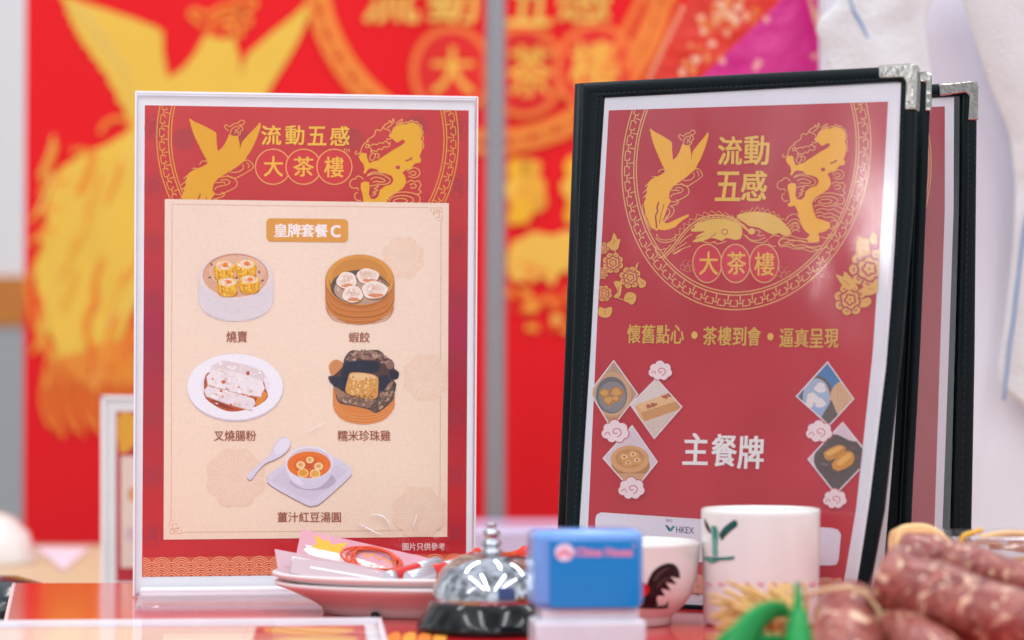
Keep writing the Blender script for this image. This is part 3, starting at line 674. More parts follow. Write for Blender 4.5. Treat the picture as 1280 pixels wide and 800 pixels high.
def hargow(a):
    a.xf(380, 240, .25)
    a.drum(279, 446, 173, 133, 84, 'c47631')
    for k in range(9): a.line([(108, 470 + k * 14), (150, 560 + k * 10), (278, 592 + k * 8.5), (410, 560 + k * 10), (449, 470 + k * 14)], 0.8, ('d48a40', 'b5672a', 'cd8038')[k % 3], 5)
    a.line([(112, 556), (170, 612), (278, 630), (390, 612), (446, 552)], 0.6, '8e4a1e', 5)
    a.ell(278, 446, 173, 133, 'b0682c'); a.ell(278, 440, 170, 127, 'd9953f'); a.ell(278, 446, 152, 116, '8a5526'); a.ell(278, 438, 150, 112, 'd89a44'); a.ell(278, 428, 140, 98, 'cb8837')
    a.ell(278, 476, 146, 86, '5e4a38'); a.ell(288, 488, 138, 74, 'b79a86'); speck(a, 16, 285, 490, 120, 60, ['a98a76', 'cbb4a4', '8e6c50'], 6, 16)
    for cx, cy, rx, ry in ((213, 443, 50, 42), (318, 420, 56, 37), (352, 490, 64, 44), (243, 512, 51, 42)):
        a.ell(cx + 3, cy + 8, rx * 1.03, ry * 1.02, '9a6a44'); a.grad_ell(cx, cy, rx, ry, 'd9b49c', 'f3e4da', 5, -6, -8, wob=.04)
        facets(a, 14, [(cx - rx * .8, cy - ry * .4), (cx, cy - ry * .9), (cx + rx * .8, cy - ry * .3), (cx + rx * .5, cy + ry * .5), (cx - rx * .6, cy + ry * .5)], ['f6ece4', 'e6cbb8', 'f2e2d6', 'dcb8a0', 'fbf4ee'], 4, 12)
        for k in range(5): a.line([(cx - rx * .5 + k * rx * .25, cy - ry * .6), (cx - rx * .55 + k * rx * .3, cy + ry * .1)], 0.5, 'e0c4b2')
        a.ell(cx + rx * .1, cy + ry * .62, rx * .6, ry * .22, 'd98e58', wob=.1)
    a.line([(372, 425), (415, 470)], 1.5, '8e3c1e'); a.line([(380, 418), (425, 455)], 1.0, 'c98a4a')
def cheungfun(a):
    a.xf(190, 430, 1 / 3.2)
    a.ell(333, 176, 193, 134, 'd3cbd6'); a.grad_ell(332, 171, 192, 132, 'e4e2ee', 'f0eff7', 4); a.ell(332, 166, 140, 92, 'e9e7f1')
    a.poly([(212, 135), (245, 110), (420, 120), (455, 180), (462, 215), (420, 248), (340, 270), (280, 262), (215, 218), (208, 170)], 'b64c20', 3); a.poly([(225, 200), (260, 245), (330, 262), (260, 225)], '8e2e14', 3)
    a.poly([(430, 190), (462, 200), (440, 236), (415, 246)], 'e08a34', 3)
    for q, c in (([(262, 78), (300, 72), (440, 110), (445, 150), (420, 160), (240, 112)], 'dfd2d4'), ([(240, 108), (262, 100), (440, 152), (436, 205), (415, 212), (222, 166)], 'eee6e9'), ([(222, 172), (240, 178), (405, 222), (400, 258), (385, 266), (216, 212)], 'e9dfe4')):
        a.poly(q, 'c9a896', 2); a.poly([(x + 1, y - 4) for x, y in q], c, 2)
    facets(a, 70, [(262, 80), (300, 74), (438, 112), (436, 200), (398, 258), (220, 210), (226, 160)], ['f3ebee', 'e2d3d4', 'ead9d6', 'f7f2f4', 'dcc4bc', 'e8dcde'], 4, 15)
    for k in range(26):
        x = random.uniform(240, 430); y = random.uniform(85, 250)
        a.ell(x, y, random.uniform(3, 9), random.uniform(2, 5), random.choice(['e0b09a', 'd8702c', 'f7f2f4', 'c9513a', 'e6cabc', 'f4eef0', 'e9d6cc']), .3, 9, .2)
    a.ell(384, 117, 7, 8, 'c04040'); a.ell(286, 152, 9, 7, 'd5603e')
def lotus(a):
    a.xf(395, 430, 1 / 7.62)
    a.drum(455, 420, 294, 205, 140, 'd9843e')
    for k in range(10): a.line([(172, 520 + k * 12), (260, 640 + k * 9), (450, 680 + k * 9), (640, 640 + k * 9), (742, 520 + k * 10)], 0.9, ('e69a56', 'cb7430', 'e08c48')[k % 3], 5)
    a.ell(200, 230, 80, 78, 'cf8850', wob=.05)
    a.poly([(115, 310), (165, 300), (250, 220), (265, 150), (300, 90), (350, 58), (430, 68), (520, 58), (600, 60), (645, 100), (655, 130), (720, 150), (745, 200), (745, 235), (790, 270), (780, 330), (735, 345), (765, 380), (745, 480), (730, 540), (640, 620), (570, 660), (500, 625), (350, 590), (235, 570), (195, 520), (165, 400), (135, 370)], '4e3432', 2)
    for q, c in (([(280, 140), (350, 62), (430, 75), (415, 130), (340, 165)], '7c5a52'), ([(410, 90), (520, 64), (590, 85), (560, 150), (420, 140)], '9a7464'), ([(600, 70), (645, 110), (640, 170), (590, 150)], '5e4044'), ([(650, 150), (720, 155), (742, 220), (690, 240), (660, 200)], '8a685c'),
                 ([(250, 230), (300, 170), (420, 160), (590, 170), (600, 250), (500, 280), (330, 280), (280, 430), (250, 460), (230, 400)], '1c2038'), ([(600, 310), (690, 300), (700, 400), (610, 450)], '232238'), ([(140, 320), (230, 320), (250, 400), (170, 400)], '20203a'), ([(700, 250), (780, 280), (770, 330), (710, 330)], '1c1e36'),
                 ([(200, 500), (300, 480), (440, 520), (570, 530), (540, 590), (480, 610), (350, 580), (240, 560)], '8a6a56'), ([(570, 540), (650, 480), (700, 420), (740, 410), (735, 520), (650, 600), (570, 650), (510, 620)], '5c4a40'), ([(600, 480), (660, 430), (700, 370), (740, 360), (690, 450), (640, 520)], '9a7460'), ([(165, 410), (215, 430), (290, 480), (210, 510)], 'a07a60')): a.poly(q, c, 2)
    facets(a, 80, [(285, 140), (350, 64), (520, 62), (600, 66), (645, 110), (700, 160), (640, 200), (580, 150), (420, 140), (320, 165)], ['6e5048', '8e6c5e', '5a4040', 'a88470', '7c5c54', '4a3638', 'b89a86'], 8, 26)
    facets(a, 90, [(200, 500), (300, 485), (430, 520), (600, 500), (700, 400), (740, 420), (730, 530), (570, 650), (500, 615), (240, 560)], ['7e6250', '9c7c66', '5e4c42', 'b09078', '6c564a', '4c3e38', 'c4a890'], 8, 26)
    facets(a, 40, [(250, 240), (330, 180), (590, 180), (600, 250), (300, 290), (270, 420), (235, 400)], ['1a1e36', '262a44', '141628', '2e2c40'], 8, 22)
    for k in range(30):
        x, y = random.choice(((random.uniform(300, 620), random.uniform(70, 150)), (random.uniform(210, 560), random.uniform(505, 590)), (random.uniform(620, 730), random.uniform(380, 520))))
        a.line([(x, y), (x + random.uniform(-40, 40), y + random.uniform(-14, 14))], random.uniform(.4, .9), random.choice(['b08a74', '6a4a40', 'c4a08a', '4a3430']))
    a.poly([(305, 330), (325, 275), (420, 272), (520, 285), (590, 320), (590, 420), (585, 500), (540, 525), (430, 512), (290, 470), (285, 400)], 'd49a4e', 2)
    a.poly([(330, 290), (420, 280), (520, 292), (575, 325), (480, 345), (340, 340)], 'e6bf8c', 2)
    speck(a, 60, 435, 400, 140, 105, ['e8b868', 'c98a3a', 'f0cf94', 'b9762c', 'e0a850', 'edc890'], 6, 17); speck(a, 14, 430, 500, 120, 14, ['8e5420', 'a8662a'], 8, 16)
def tongyuen(a):
    a.xf(300, 535, 1 / 7.62)
    for off, c in ((9, '9c7a76'), (0, 'd9d2e4')): a.poly([(262, 480 + off), (290, 430 + off), (650, 210 + off), (760, 215 + off), (1020, 345 + off), (1055, 420 + off), (1040, 470 + off), (780, 705 + off), (700, 738 + off), (620, 728 + off), (290, 545 + off)], c, 3)
    a.poly([(310, 480), (650, 260), (990, 390), (990, 440), (740, 660), (650, 680), (330, 520)], 'd2cadc', 3)
    a.ell(690, 500, 220, 95, 'b9adc6'); a.poly([(437, 330), (445, 430), (500, 520), (590, 570), (660, 580), (760, 560), (840, 490), (880, 400), (886, 320)], 'd6d0e4', 3); a.poly([(437, 330), (455, 430), (520, 520), (600, 540), (560, 470), (450, 360)], 'e3dfed', 3)
    a.ell(660, 330, 226, 158, 'e9e4ee'); a.ell(660, 338, 212, 146, 'd5c9d4'); a.grad_ell(656, 350, 207, 127, 'c9541a', 'e8741e', 4, 0, 10)
    for x, y, r in ((665, 305, 36), (578, 352, 42), (748, 365, 42), (600, 428, 50), (715, 435, 50)): a.grad_ell(x, y, r, r * .85, 'd97a22' , 'f2d9a0', 4, -3, -6)
    a.ell(600, 428, 40, 34, 'e59a24'); a.ell(715, 435, 38, 32, 'e8a848')
    for off, c in ((10, 'a07c78'), (0, 'dcd6e8')): a.poly([(68, 455 + off), (120, 400 + off), (210, 320 + off), (285, 260 + off), (320, 170 + off), (380, 100 + off), (440, 88 + off), (482, 130 + off), (470, 190 + off), (410, 255 + off), (330, 300 + off), (240, 340 + off), (160, 420 + off), (110, 490 + off), (75, 485 + off)], c, 3)
    a.poly([(325, 230), (345, 160), (400, 105), (450, 105), (470, 150), (430, 215), (360, 255)], 'e6e3f0', 3)
for f in (siumai, hargow, cheungfun, lotus, tongyuen): dish(f)


# ================================================================== LEATHER BOUND MENU BOOK
book = empty('menu_book', 'black leather bound menu with a red and gold page, standing fanned open', 'menu book')
MBL, MBR, MTL = at(705, 752, 1.430), at(1062, 769, 1.345), at(733, 108, 1.452)
MP = Plane.tri(MBL, MBR, MTL)
Lout = [(729, 104), (723.5, 260), (716, 440), (708, 640), (703.5, 757)]
Lin = [(756, 122), (748.5, 240), (738, 440), (725.5, 637), (718, 757)]
Rout = [(1146, 82), (1140.7, 260), (1126, 440), (1104.5, 637), (1086, 735), (1077, 776)]
Rin = [(1126.5, 102), (1121.5, 260), (1110, 440), (1086, 637), (1070.5, 735), (1062, 770)]
PL = [(761, 138), (752, 304), (746.5, 402), (744, 456), (736, 637), (731.5, 740)]       # edges of the red print
PR = [(1110, 127), (1104, 240), (1091, 440), (1070, 637), (1053.5, 735), (1052.5, 740)]
def bar(name, P, o, i, h, m, parent, n=10, taper=0.0, back=0.0022):
    """A rounded vinyl border between two polylines of equal parameter."""
    def par(pl, t):
        k = t * (len(pl) - 1); j = min(int(k), len(pl) - 2); return edge(pl[j], pl[j + 1], k - j)
    vs, fs = [], []; prof = ((0, -back), (0, 0.3 * h), (0.10, 0.75 * h), (0.3, h), (0.66, h), (0.74, 0.72 * h), (0.80, 0.9 * h), (0.93, 0.75 * h), (1.0, 0.1 * h), (1.0, -back)); K = len(prof)
    for q in range(n + 1):
        a_, b_ = par(o, q / n), par(i, q / n)
        for f, hh in prof: x, y = edge(a_, b_, f); vs.append(P(x, y, hh))
    for q in range(n):
        for k in range(K):
            k2 = (k + 1) % K; fs.append((q * K + k, q * K + k2, (q + 1) * K + k2, (q + 1) * K + k))
    fs += [tuple(range(K)), tuple(n * K + k for k in range(K))[::-1]]
    bm = bmesh.new(); bm.from_mesh(mesh(name, vs, fs)); ob = obj(name, from_bm(bm, name), m, parent); smooth_angle(ob, 55); return ob
def stitches(name, P, o, i, f, off, n, parent, w=0.9):
    def par(pl, t):
        k = t * (len(pl) - 1); j = min(int(k), len(pl) - 2); return edge(pl[j], pl[j + 1], k - j)
    vs, fs = [], []
    for q in range(n):
        p0 = edge(par(o, (q + 0.2) / n), par(i, (q + 0.2) / n), f); p1 = edge(par(o, (q + 0.8) / n), par(i, (q + 0.8) / n), f)
        v, fc = tube_me([P(p0[0], p0[1], off - 0.0003), P((p0[0] + p1[0]) / 2, (p0[1] + p1[1]) / 2, off + 0.0002), P(p1[0], p1[1], off - 0.0003)], 0.00028 * w, 5)
        b = len(vs); vs += v; fs += [tuple(b + t for t in g) for g in fc]
    return obj(name, mesh(name, vs, fs, True), THREAD, parent)
# --- front panel
cover = px_slab('front_panel', MP, Lout + Rout[::-1], -0.0010, 0.0016, BLACK, book)
msheet = px_slab('printed_sheet', MP, Lin + Rin[::-1], -0.0001, 0.0003, PAPER, cover)
Tout, Tin = [(729, 104), (938, 92.5), (1146, 82)], [(745, 123), (938, 113), (1128, 103)]
Bout, Bin = [(703.5, 759), (890, 769), (1076, 778)], [(715, 748), (890, 757), (1066, 764)]
bar('border', MP, Lout, Lin, 0.0022, BLACK, cover, 12); bar('border', MP, Rout, Rin, 0.0022, BLACK, cover, 12)
bar('border', MP, Tout, Tin, 0.0024, BLACK, cover, 8); bar('border', MP, Bout, Bin, 0.0024, BLACK, cover, 8)
stitches('stitching', MP, Lout, Lin, 0.74, 0.0018, 100, cover); stitches('stitching', MP, Tout, Tin, 0.74, 0.0020, 62, cover); stitches('stitching', MP, Rout, Rin, 0.74, 0.0018, 100, cover, 0.7)
def colM(u, v):
    n = noise.noise(Vector((u * 4, v * 6, 1))) * 10
    b = ((0.0, (188, 34, 54)), (0.5, (192, 27, 46)), (1.0, (196, 34, 52)))
    f = v * 2 if v < .5 else (v - .5) * 2; c0, c1 = (b[0][1], b[1][1]) if v < .5 else (b[1][1], b[2][1])
    return tuple(max(0, min(255, c0[i] + (c1[i] - c0[i]) * f + n)) for i in range(3))
def parf(pl):
    def f(v):
        y = pl[0][1] + (pl[-1][1] - pl[0][1]) * v
        for (x0_, y0_), (x1_, y1_) in zip(pl, pl[1:]):
            if y <= y1_ + 1e-6: return (x0_ + (x1_ - x0_) * (y - y0_) / (y1_ - y0_), y)
        return pl[-1]
    return f
fl_, fr_ = parf(PL), parf(PR)
grid_print('red_print', MP, fl_, fr_, None, None, 10, 30, colM, 0.00006, msheet)
mtop = (0.0315, 1, -(138 + 761 * 0.0315))
LG, LL, LR = 'f5b62c', 'f0b868', 'a8283e'
a = Art(MP, 0, [mtop]); greek_ring(a, (933, 197), (155 / 155, -3 / 155), (-12 / 190, 1), 0, 0, 0, LL, 0.1, 1) if False else None
class EllArt(Art): pass
greek_ring(a, (933, 197), (155, -3), (-12, 190), 1.0, 0.905, 0.885, 'e2b06c', 1.35, 60); a.build('ring_border', msheet)
a = Art(MP); a.xf(790, 150, 1 / 5.336); phoenix(a, LG, LL, LR, 1.2, 1.0); a.build('phoenix_emblem', msheet)
a = Art(MP); a.xf(970, 140, 1 / 4.444); dragon(a, LG, LL, LR, 1.0); a.build('dragon_emblem', msheet)
# coiled sea dragon above the three roundels
a = Art(MP); a.xf(790, 240, 1 / 6.095); SG = 'e9bd58'
a.poly([(800,190),(850,162),(930,150),(1010,155),(1080,176),(1140,216),(1190,270),(1216,320),(1180,332),(1150,330),(1120,312),(1080,325),(1020,300),(960,270),(900,262),(860,236)], SG, 2)
a.line([(800,180),(830,168),(838,140),(862,160),(880,134),(896,152),(920,120),(934,146),(960,110),(972,142),(1000,122),(1010,150),(1040,130),(1050,162),(1086,150),(1090,178),(1120,176),(1126,206),(1160,206)], 0.9, LL)
a.poly([(450,285),(480,270),(478,246),(540,225),(620,206),(700,206),(780,226),(828,258),(842,300),(832,350),(790,366),(720,350),(690,372),(650,360),(600,350),(540,376),(460,382),(500,352),(552,332),(500,345),(486,352),(500,330),(560,300),(510,302),(460,302)], SG, 2)
for k in range(9): a.line([(500 + k * 36, 222 - 10 * math.sin(k / 2.6)), (512 + k * 36, 196 - 12 * math.sin(k / 2.6)), (526 + k * 36, 220 - 10 * math.sin(k / 2.6))], 1.2, SG)
a.ell(708, 304, 24, 24, LR, n=30); a.ell(708, 304, 18, 18, SG, n=30)
a.line([(640, 305), (632, 325), (600, 345)], 0.8, LR, 3); a.ell(912, 300, 26, 24, SG)
arc = [(200,500),(235,492),(290,440),(340,375),(390,310),(440,258),(520,204),(600,180),(680,178),(760,198),(830,244),(885,290)]
a.line(arc, 1.4, LL, 4); a.line([(x + 8, y + 16) for x, y in arc[1:]], 1.0, LL, 4)
z_ = []
for i, (x, y) in enumerate(catmull(arc[3:], 3, False)): z_.append((x - (24 if i % 2 else 6), y - (34 if i % 2 else 8)))
a.line(z_, 0.9, LL)
for q in ([(180,350),(205,372),(240,385),(290,380),(330,362)], [(190,320),(200,350),(240,366),(300,360),(350,330)], [(168,405),(190,430),(225,440),(262,430)], [(200,480),(180,450),(186,420)], [(320,470),(370,440),(420,420),(450,410)], [(312,462),(330,440),(380,410),(420,385)], [(360,400),(410,350),(460,320)], [(380,440),(330,470),(312,465)], [(240,470),(262,440),(300,400)],
          [(850,320),(880,350),(930,380),(1000,386),(1040,360)], [(870,330),(900,362),(960,370),(1020,345)], [(930,290),(980,300),(960,330),(1010,330)], [(1040,390),(1060,410),(1100,415)], [(620,380),(660,395),(720,375)], [(540,376),(590,390),(640,378)],
          [(1116,380),(1150,345),(1210,335),(1260,350),(1330,360),(1400,350)], [(1116,380),(1140,405),(1200,400),(1260,425),(1330,420),(1420,440),(1480,420)], [(1180,380),(1220,365),(1280,375),(1340,385),(1420,380)], [(1170,220),(1200,180),(1250,170),(1280,200)], [(1180,250),(1215,215),(1260,210),(1285,240)], [(1215,260),(1245,238),(1275,262),(1250,290),(1222,282)], [(1050,350),(1085,330),(1130,340)]):
    a.line(q, 0.95, LL, 4)
a.build('sea_dragon_emblem', msheet)
a = Art(MP); a.xf()
for x in (884.3, 919.8, 955.5): a.ell(x, 329.4, 18.9, 24.6, 'e2ad6c', n=56); a.ell(x, 329.4, 17.5, 23.2, 'd22c42', n=56)
for ch, q in zip('大茶樓', ((874.5, 314.6, 897.5, 343.6), (909.5, 315, 932.5, 343), (943.5, 315.5, 968, 344.5))): a.text(ch, *q, 'eab84c', 0.012)
for ch, q in zip('流動五感', ((899, 171, 928, 206), (931.5, 170, 962, 206), (895.5, 215, 926, 251), (928, 214, 958.7, 251))): a.text(ch, *q, 'ecc050', 0.02, lean=-0.03)
for x, y in ((859.7, 332), (980, 340)):
    for dx, dy in ((-5, 2), (-2, -3), (4, -2), (6, 3), (0, 4)): a.line([(x + dx + 4 * math.cos(t), y + dy + 4 * math.sin(t)) for t in [k * .5 for k in range(11)]], 0.9, 'e0745c')
for ch, q, sl in (('懷舊點心', (784.5, 406, 857, 429), 0.012), ('茶樓到會', (879.5, 408.5, 953, 431.5), 0.012), ('逼真呈現', (975, 411, 1050, 434), 0.012)):
    w_ = (q[2] - q[0]) / 4
    for i, c in enumerate(ch): a.text(c, q[0] + i * w_ + 0.6, q[1] + i * .2, q[0] + (i + 1) * w_ - 1.4, q[3] + i * .2, 'dcb04a', 0.016, lean=-0.04)
a.ell(868.5, 419, 3.9, 4.6, 'e4ba52', n=20); a.ell(963.5, 421, 3.9, 4.6, 'e4ba52', n=20)
a.build('title_lettering', msheet)
a = Art(MP)
for c, q in zip('主餐牌', ((856, 541.5, 886, 580.5), (891.5, 543, 921.5, 582.5), (924.5, 545, 955.5, 585.5))): a.text(c, *q, 'f2ece8', 0.022, slope=0.015, lean=-0.05)
a.build('heading_lettering', msheet)
# peonies at both page edges
lclip = [(1, 0.083, -(761 + 138 * 0.083) + 3.5)]
a = Art(MP, 0, [(1, 0.0575, -(752.5 + 304 * 0.0575))]); a.xf(740, 280, 1 / 6.154); PG, PRr = 'e3ac52', 'b4354c'
peony(a, 95, 535, 62, PG, PRr, .3); peony(a, 80, 380, 46, PG, PRr); peony(a, 88, 185, 46, PG, PRr, .5); peony(a, 165, 300, 80, PG, PRr, .2); peony(a, 298, 412, 84, PG, PRr, .5)
for pts, vein in (([(170,70),(188,92),(200,118),(222,118),(212,160),(200,195),(160,205),(124,170),(122,146),(150,130)], [(180,120),(165,160)]), ([(170,450),(210,440),(232,470),(225,540),(200,570),(170,560),(200,520)], [(205,480),(205,540)]), ([(250,590),(262,540),(300,525),(340,545),(340,590),(310,622),(280,605)], [(270,580),(320,570)]),
                  ([(60,640),(100,650),(155,640),(150,700),(110,722),(70,712),(50,690)], [(100,660),(105,700)]), ([(350,340),(362,295),(340,320),(345,360)], [(355,330),(352,345)]), ([(360,420),(415,440),(412,480),(370,490)], [(380,440),(400,470)])): leaf_print(a, pts, PG, PRr, vein)
a.line([(180,200),(190,240)], 1, PG); a.line([(170,560),(215,575),(260,590)], 0.9, PG)
a.build('flower_print', msheet)
a = Art(MP, 0, [(-1, -0.055, 1101.5 + 290 * 0.055)]); a.xf(1030, 280, 1 / 6.154)
peony(a, 352, 345, 155, 'e2ae54', PRr, .2, 9); peony(a, 205, 582, 122, 'e2ae54', PRr, .4)
for pts, vein in (([(250,210),(262,100),(300,110),(345,120),(350,180),(330,240),(270,240)], [(290,150),(300,220)]), ([(95,390),(150,405),(158,365),(200,400),(250,470),(200,510),(150,480)], [(150,430),(200,470)]), ([(385,62),(408,100),(405,145),(380,158),(358,135),(360,100)], [(382,90),(380,140)]), ([(300,590),(345,565),(368,600),(330,640),(290,635)], [(310,600),(345,600)]), ([(290,500),(330,480),(420,440),(415,520),(350,550),(300,540)], [(340,500),(390,500)])): leaf_print(a, pts, 'e2ae54', PRr, vein)
a.build('flower_print', msheet)
# diamond photographs
def diamond(corners, fn, clip=None):
    cx_ = sum(c[0] for c in corners) / 4; cy_ = sum(c[1] for c in corners) / 4
    a = Art(MP, 0, clip); a.base = mbase
    a.add([corners], 'ecdcdc')
    inn = [(cx_ + (x - cx_) * .94, cy_ + (y - cy_) * .94) for x, y in corners]
    for (p, q) in zip(inn, inn[1:] + inn[:1]):
        a.clip = a.clip + [(-(q[1] - p[1]), q[0] - p[0], (q[1] - p[1]) * p[0] - (q[0] - p[0]) * p[1])]
    fn(a); return a.build('dish_picture', msheet, PHOTO)
mbase = MP.top
big = [(700, 400), (1120, 400), (1120, 700), (700, 700)]
def d1(a):
    a.add([big], 'b89a80')
    for k in range(20): a.line([(735 + k * 5, 440), (728 + k * 5, 545)], 0.6, ('c4a88e', 'a68a70')[k % 2])
    a.ell(766, 496, 26, 30, 'c08e62'); a.ell(765, 493, 25, 28, 'd0a47c'); a.ell(765, 494, 19.5, 23, '6e6c70'); a.ell(766, 496, 17, 19, '8c8684')
    for x, y, r in ((757, 492, 7), (772, 491, 8), (762, 501, 7), (771, 499, 5)): a.ell(x, y, r, r * .9, 'b8803e', wob=.1); a.ell(x - 1, y - 1, r * .7, r * .55, 'd9a050', wob=.12)
def d2(a):
    a.add([big], 'e2d2c8'); a.poly([(785, 520), (860, 500), (860, 555), (785, 555)], 'd8c4b4')
    a.poly([(794, 508), (838, 490), (852, 504), (850, 512), (806, 527), (802, 524)], 'e0ac74'); a.poly([(802, 516), (850, 500), (851, 511), (806, 527)], 'cf965a'); a.poly([(796, 506), (838, 491), (848, 501), (804, 514)], 'e8bc88')
    for x, y in ((832, 496), (838, 494), (812, 508), (818, 506)): a.ell(x, y, 4, 2.4, 'b05c38', wob=.2)
def d3(a):
    a.add([big], 'dcc8cc'); a.ell(789, 582, 24, 16, 'b87c48'); a.ell(788, 574, 24, 17, 'd9a26a'); a.ell(788, 573, 18, 12, 'c58a52'); a.poly([(772, 592), (808, 592), (790, 620)], 'd0a070')
    for x, y, r in ((781, 572, 7), (792, 569, 7), (797, 576, 6.5), (786, 579, 6)): a.ell(x, y, r, r * .85, 'd49a56', wob=.1); a.ell(x, y - 1, r * .6, r * .4, 'ecc890', wob=.1); a.ell(x, y - 1, 1.6, 1.3, 'a8502c')
def d4(a):
    a.add([big], '4e80b0'); a.ell(1022, 500, 21, 30, '6e5a50'); a.ell(1021, 497, 17, 24, 'a8b8cc'); a.ell(1024, 512, 16, 14, '9cb2d0'); a.ell(1057, 498, 19, 22, 'd8b088'); a.poly([(1040, 500), (1052, 530), (1020, 545), (1025, 525)], '66584e')
    for x, y, r in ((1026, 485, 7), (1016, 498, 7.5), (1026, 504, 6.5), (1012, 506, 5)): a.ell(x, y, r, r * .9, 'e8e0dc', wob=.1)
    for k in range(6): a.line([(1047 + k * 4, 480), (1049 + k * 4, 515)], .6, 'c89c74')
def d5(a):
    a.add([big], 'e0c8d0'); a.ell(1052, 578, 34, 34, '5c4c48', wob=.08)
    for k in range(40): x, y = random.uniform(1022, 1080), random.uniform(555, 608); a.line([(x, y), (x + random.uniform(-9, 9), y + random.uniform(-6, 6))], random.uniform(.6, 2), random.choice(['746058', '4a3c3a', '8a7468', '3c3234']))
    a.poly([(1030, 566), (1048, 556), (1058, 560), (1052, 569), (1036, 576)], 'd08a30', 2); a.poly([(1040, 580), (1058, 564), (1068, 568), (1066, 580), (1048, 589)], 'da922e', 2); a.poly([(1033, 566), (1048, 558), (1054, 560), (1038, 570)], 'e8b058', 2); a.poly([(1046, 578), (1060, 567), (1065, 570), (1052, 582)], 'ecb456', 2)
diamond([(767.8, 449.7), (798.7, 493), (765, 537), (737, 490)], d1, [(1, 0.07, -(745.2 + 440 * 0.07))])
diamond([(821, 472), (853.9, 508.7), (818.4, 549.4), (787.7, 506)], d2)
diamond([(790.9, 531), (823, 577.5), (792, 616), (753.6, 573)], d3)
diamond([(1035, 451.5), (1068.6, 498.8), (1037, 533), (995, 495.6)], d4)
diamond([(1054, 527), (1090, 572), (1045, 619), (1009.5, 574)], d5, [(-1, -0.14, 1078 + 564 * 0.14)])
a = Art(MP)
for x, y, k in ((825.5, 464, 1.0), (769, 540, 1.16), (789.5, 611, 1.12), (1024, 540, 1.12), (1043.7, 624, 1.0)): cloud_badge(a, x, y, k); a.build('cloud_badge', msheet)
# sponsor panel along the foot of the page
a = Art(MP); a.add([[(745, 700), (745, 648), (747, 643), (752, 640.5), (1040, 660), (1048, 662), (1052, 668), (1049, 700), (1046, 706), (1038, 707)]], 'e8e2ea')
a.text('贊助', 833, 648.5, 841, 652.6, '5a5a66', slope=.04)
a.poly([(832, 656.3), (834.5, 656.3), (838.5, 660.5), (838, 664), (836.6, 664)], '2a4a74'); a.poly([(838, 664.3), (840.3, 664.3), (844.2, 659), (843.6, 657), (841, 657.6), (838.4, 661.5)], '1a9488')
a.text('HKEX', 846, 658, 868, 666, '4a4e74', 0.02, slope=0.06); a.build('sponsor_panel', msheet)
seigaiha(MP, 0, msheet, 733, 1053, 716, 739, 0.02, 20, 10.5, 'd97e62', 'eebea2', '9a2a26', 'wave_band')
# clear sleeve over the page
px_slab('plastic_sleeve', MP, [(x + 2, y + 2) for x, y in Lin[:-1]] + [(722, 750), (1064, 765)] + [(x - 2, y + 1) for x, y in Rin[:-1]][::-1], 0.0030, 0.0003, SLEEVE, cover)
# metal corner
def corner(P, pts, parent, h=0.0034, back=0.0046): return px_slab('metal_corner', P, pts, h, back + h, NICKEL, parent, 0.0008)
corner(MP, [(1100, 83), (1140, 80.5), (1147, 83), (1148.5, 90), (1146.5, 138), (1133, 138.5), (1134.5, 104), (1131, 98), (1101, 99)], cover)
# --- second panel, its fore edge just showing
M2 = Plane.tri(at(709, 752, 1.438), at(1140, 745, 1.40), at(735, 108, 1.460))
R2 = [(1163.5, 94), (1162, 141), (1157.5, 260), (1150, 440), (1141, 610), (1137, 700), (1134, 755)]
second = px_slab('second_panel', M2, [(738, 112), (1160, 92)] + R2[1:] + [(712, 752)], -0.002, 0.0022, BLACK, book, 0.0008)
px_slab('inner_sheet', M2, [(760, 128), (1140, 112), (1126, 440), (1113, 610), (1101, 748), (725, 742)], 0.0004, 0.0003, PAPER, second)
bar('border', M2, R2, [(x - 17, y) for x, y in R2], 0.0016, BLACK, second, 12); 
corner(M2, [(1140, 92), (1159, 90), (1165, 94), (1164.5, 140), (1156, 140.5), (1157, 104), (1141, 104)], second, 0.0026)
# --- third panel with its own printed page
M3 = Plane.tri(at(706, 752, 1.448), at(1213, 735, 1.478), at(737, 110, 1.462))
R3 = [(1221, 103), (1219.5, 260), (1218, 440), (1214, 660), (1212, 738)]
R3i = [(1201, 122), (1200, 260), (1194.5, 440), (1188, 660), (1186, 728)]
third = px_slab('third_panel', M3, [(745, 126)] + R3 + [(714, 748)], -0.001, 0.0022, BLACK, book, 0.0006)
s3 = px_slab('printed_sheet', M3, [(765, 140), (1192.5, 121), (1192, 260), (1186, 440), (1178, 660), (1176, 728), (735, 740)], 0.0, 0.0003, PAPER, third)
a = Art(M3); a.add([[(775, 150), (1181, 133), (1181, 260), (1175, 440), (1168, 660), (1166, 700), (742, 712)]], 'b02034')
a.clip = [(0.03, 1, -(134 + 1181 * 0.03))]
for r_ in (1.0, 0.985, 0.92): a.line([(985 + 179 * r_ * math.cos(t), 205 + 196 * r_ * math.sin(t)) for t in [k * math.pi / 60 for k in range(121)]], 1.3, 'e0a45a')
a.build('red_print', s3)
bar('border', M3, R3, R3i, 0.0020, BLACK, third, 10); stitches('stitching', M3, R3, R3i, 0.55, 0.0021, 90, third, 0.8)
bar('border', M3, [(745, 124), (1221, 103)], [(762, 142), (1203, 121)], 0.0020, BLACK, third, 6)
px_slab('plastic_sleeve', M3, [(765, 140), (1198, 121), (1197, 260), (1192, 440), (1186, 660), (1184, 728), (735, 740)], 0.0026, 0.0003, SLEEVE, third)
corner(M3, [(1172, 106), (1212, 102), (1219, 104), (1222, 110), (1221.5, 151), (1208, 151.5), (1210, 122), (1206, 117), (1173, 121)], third)
# spine joining the panels
vs, fs = tube_me([at(703, 757, 1.446), at(716, 440, 1.452), at(728.5, 106, 1.463)], 0.0048, 14)
sp_o = obj('spine', mesh('spine', vs, fs, True), BLACK, book)

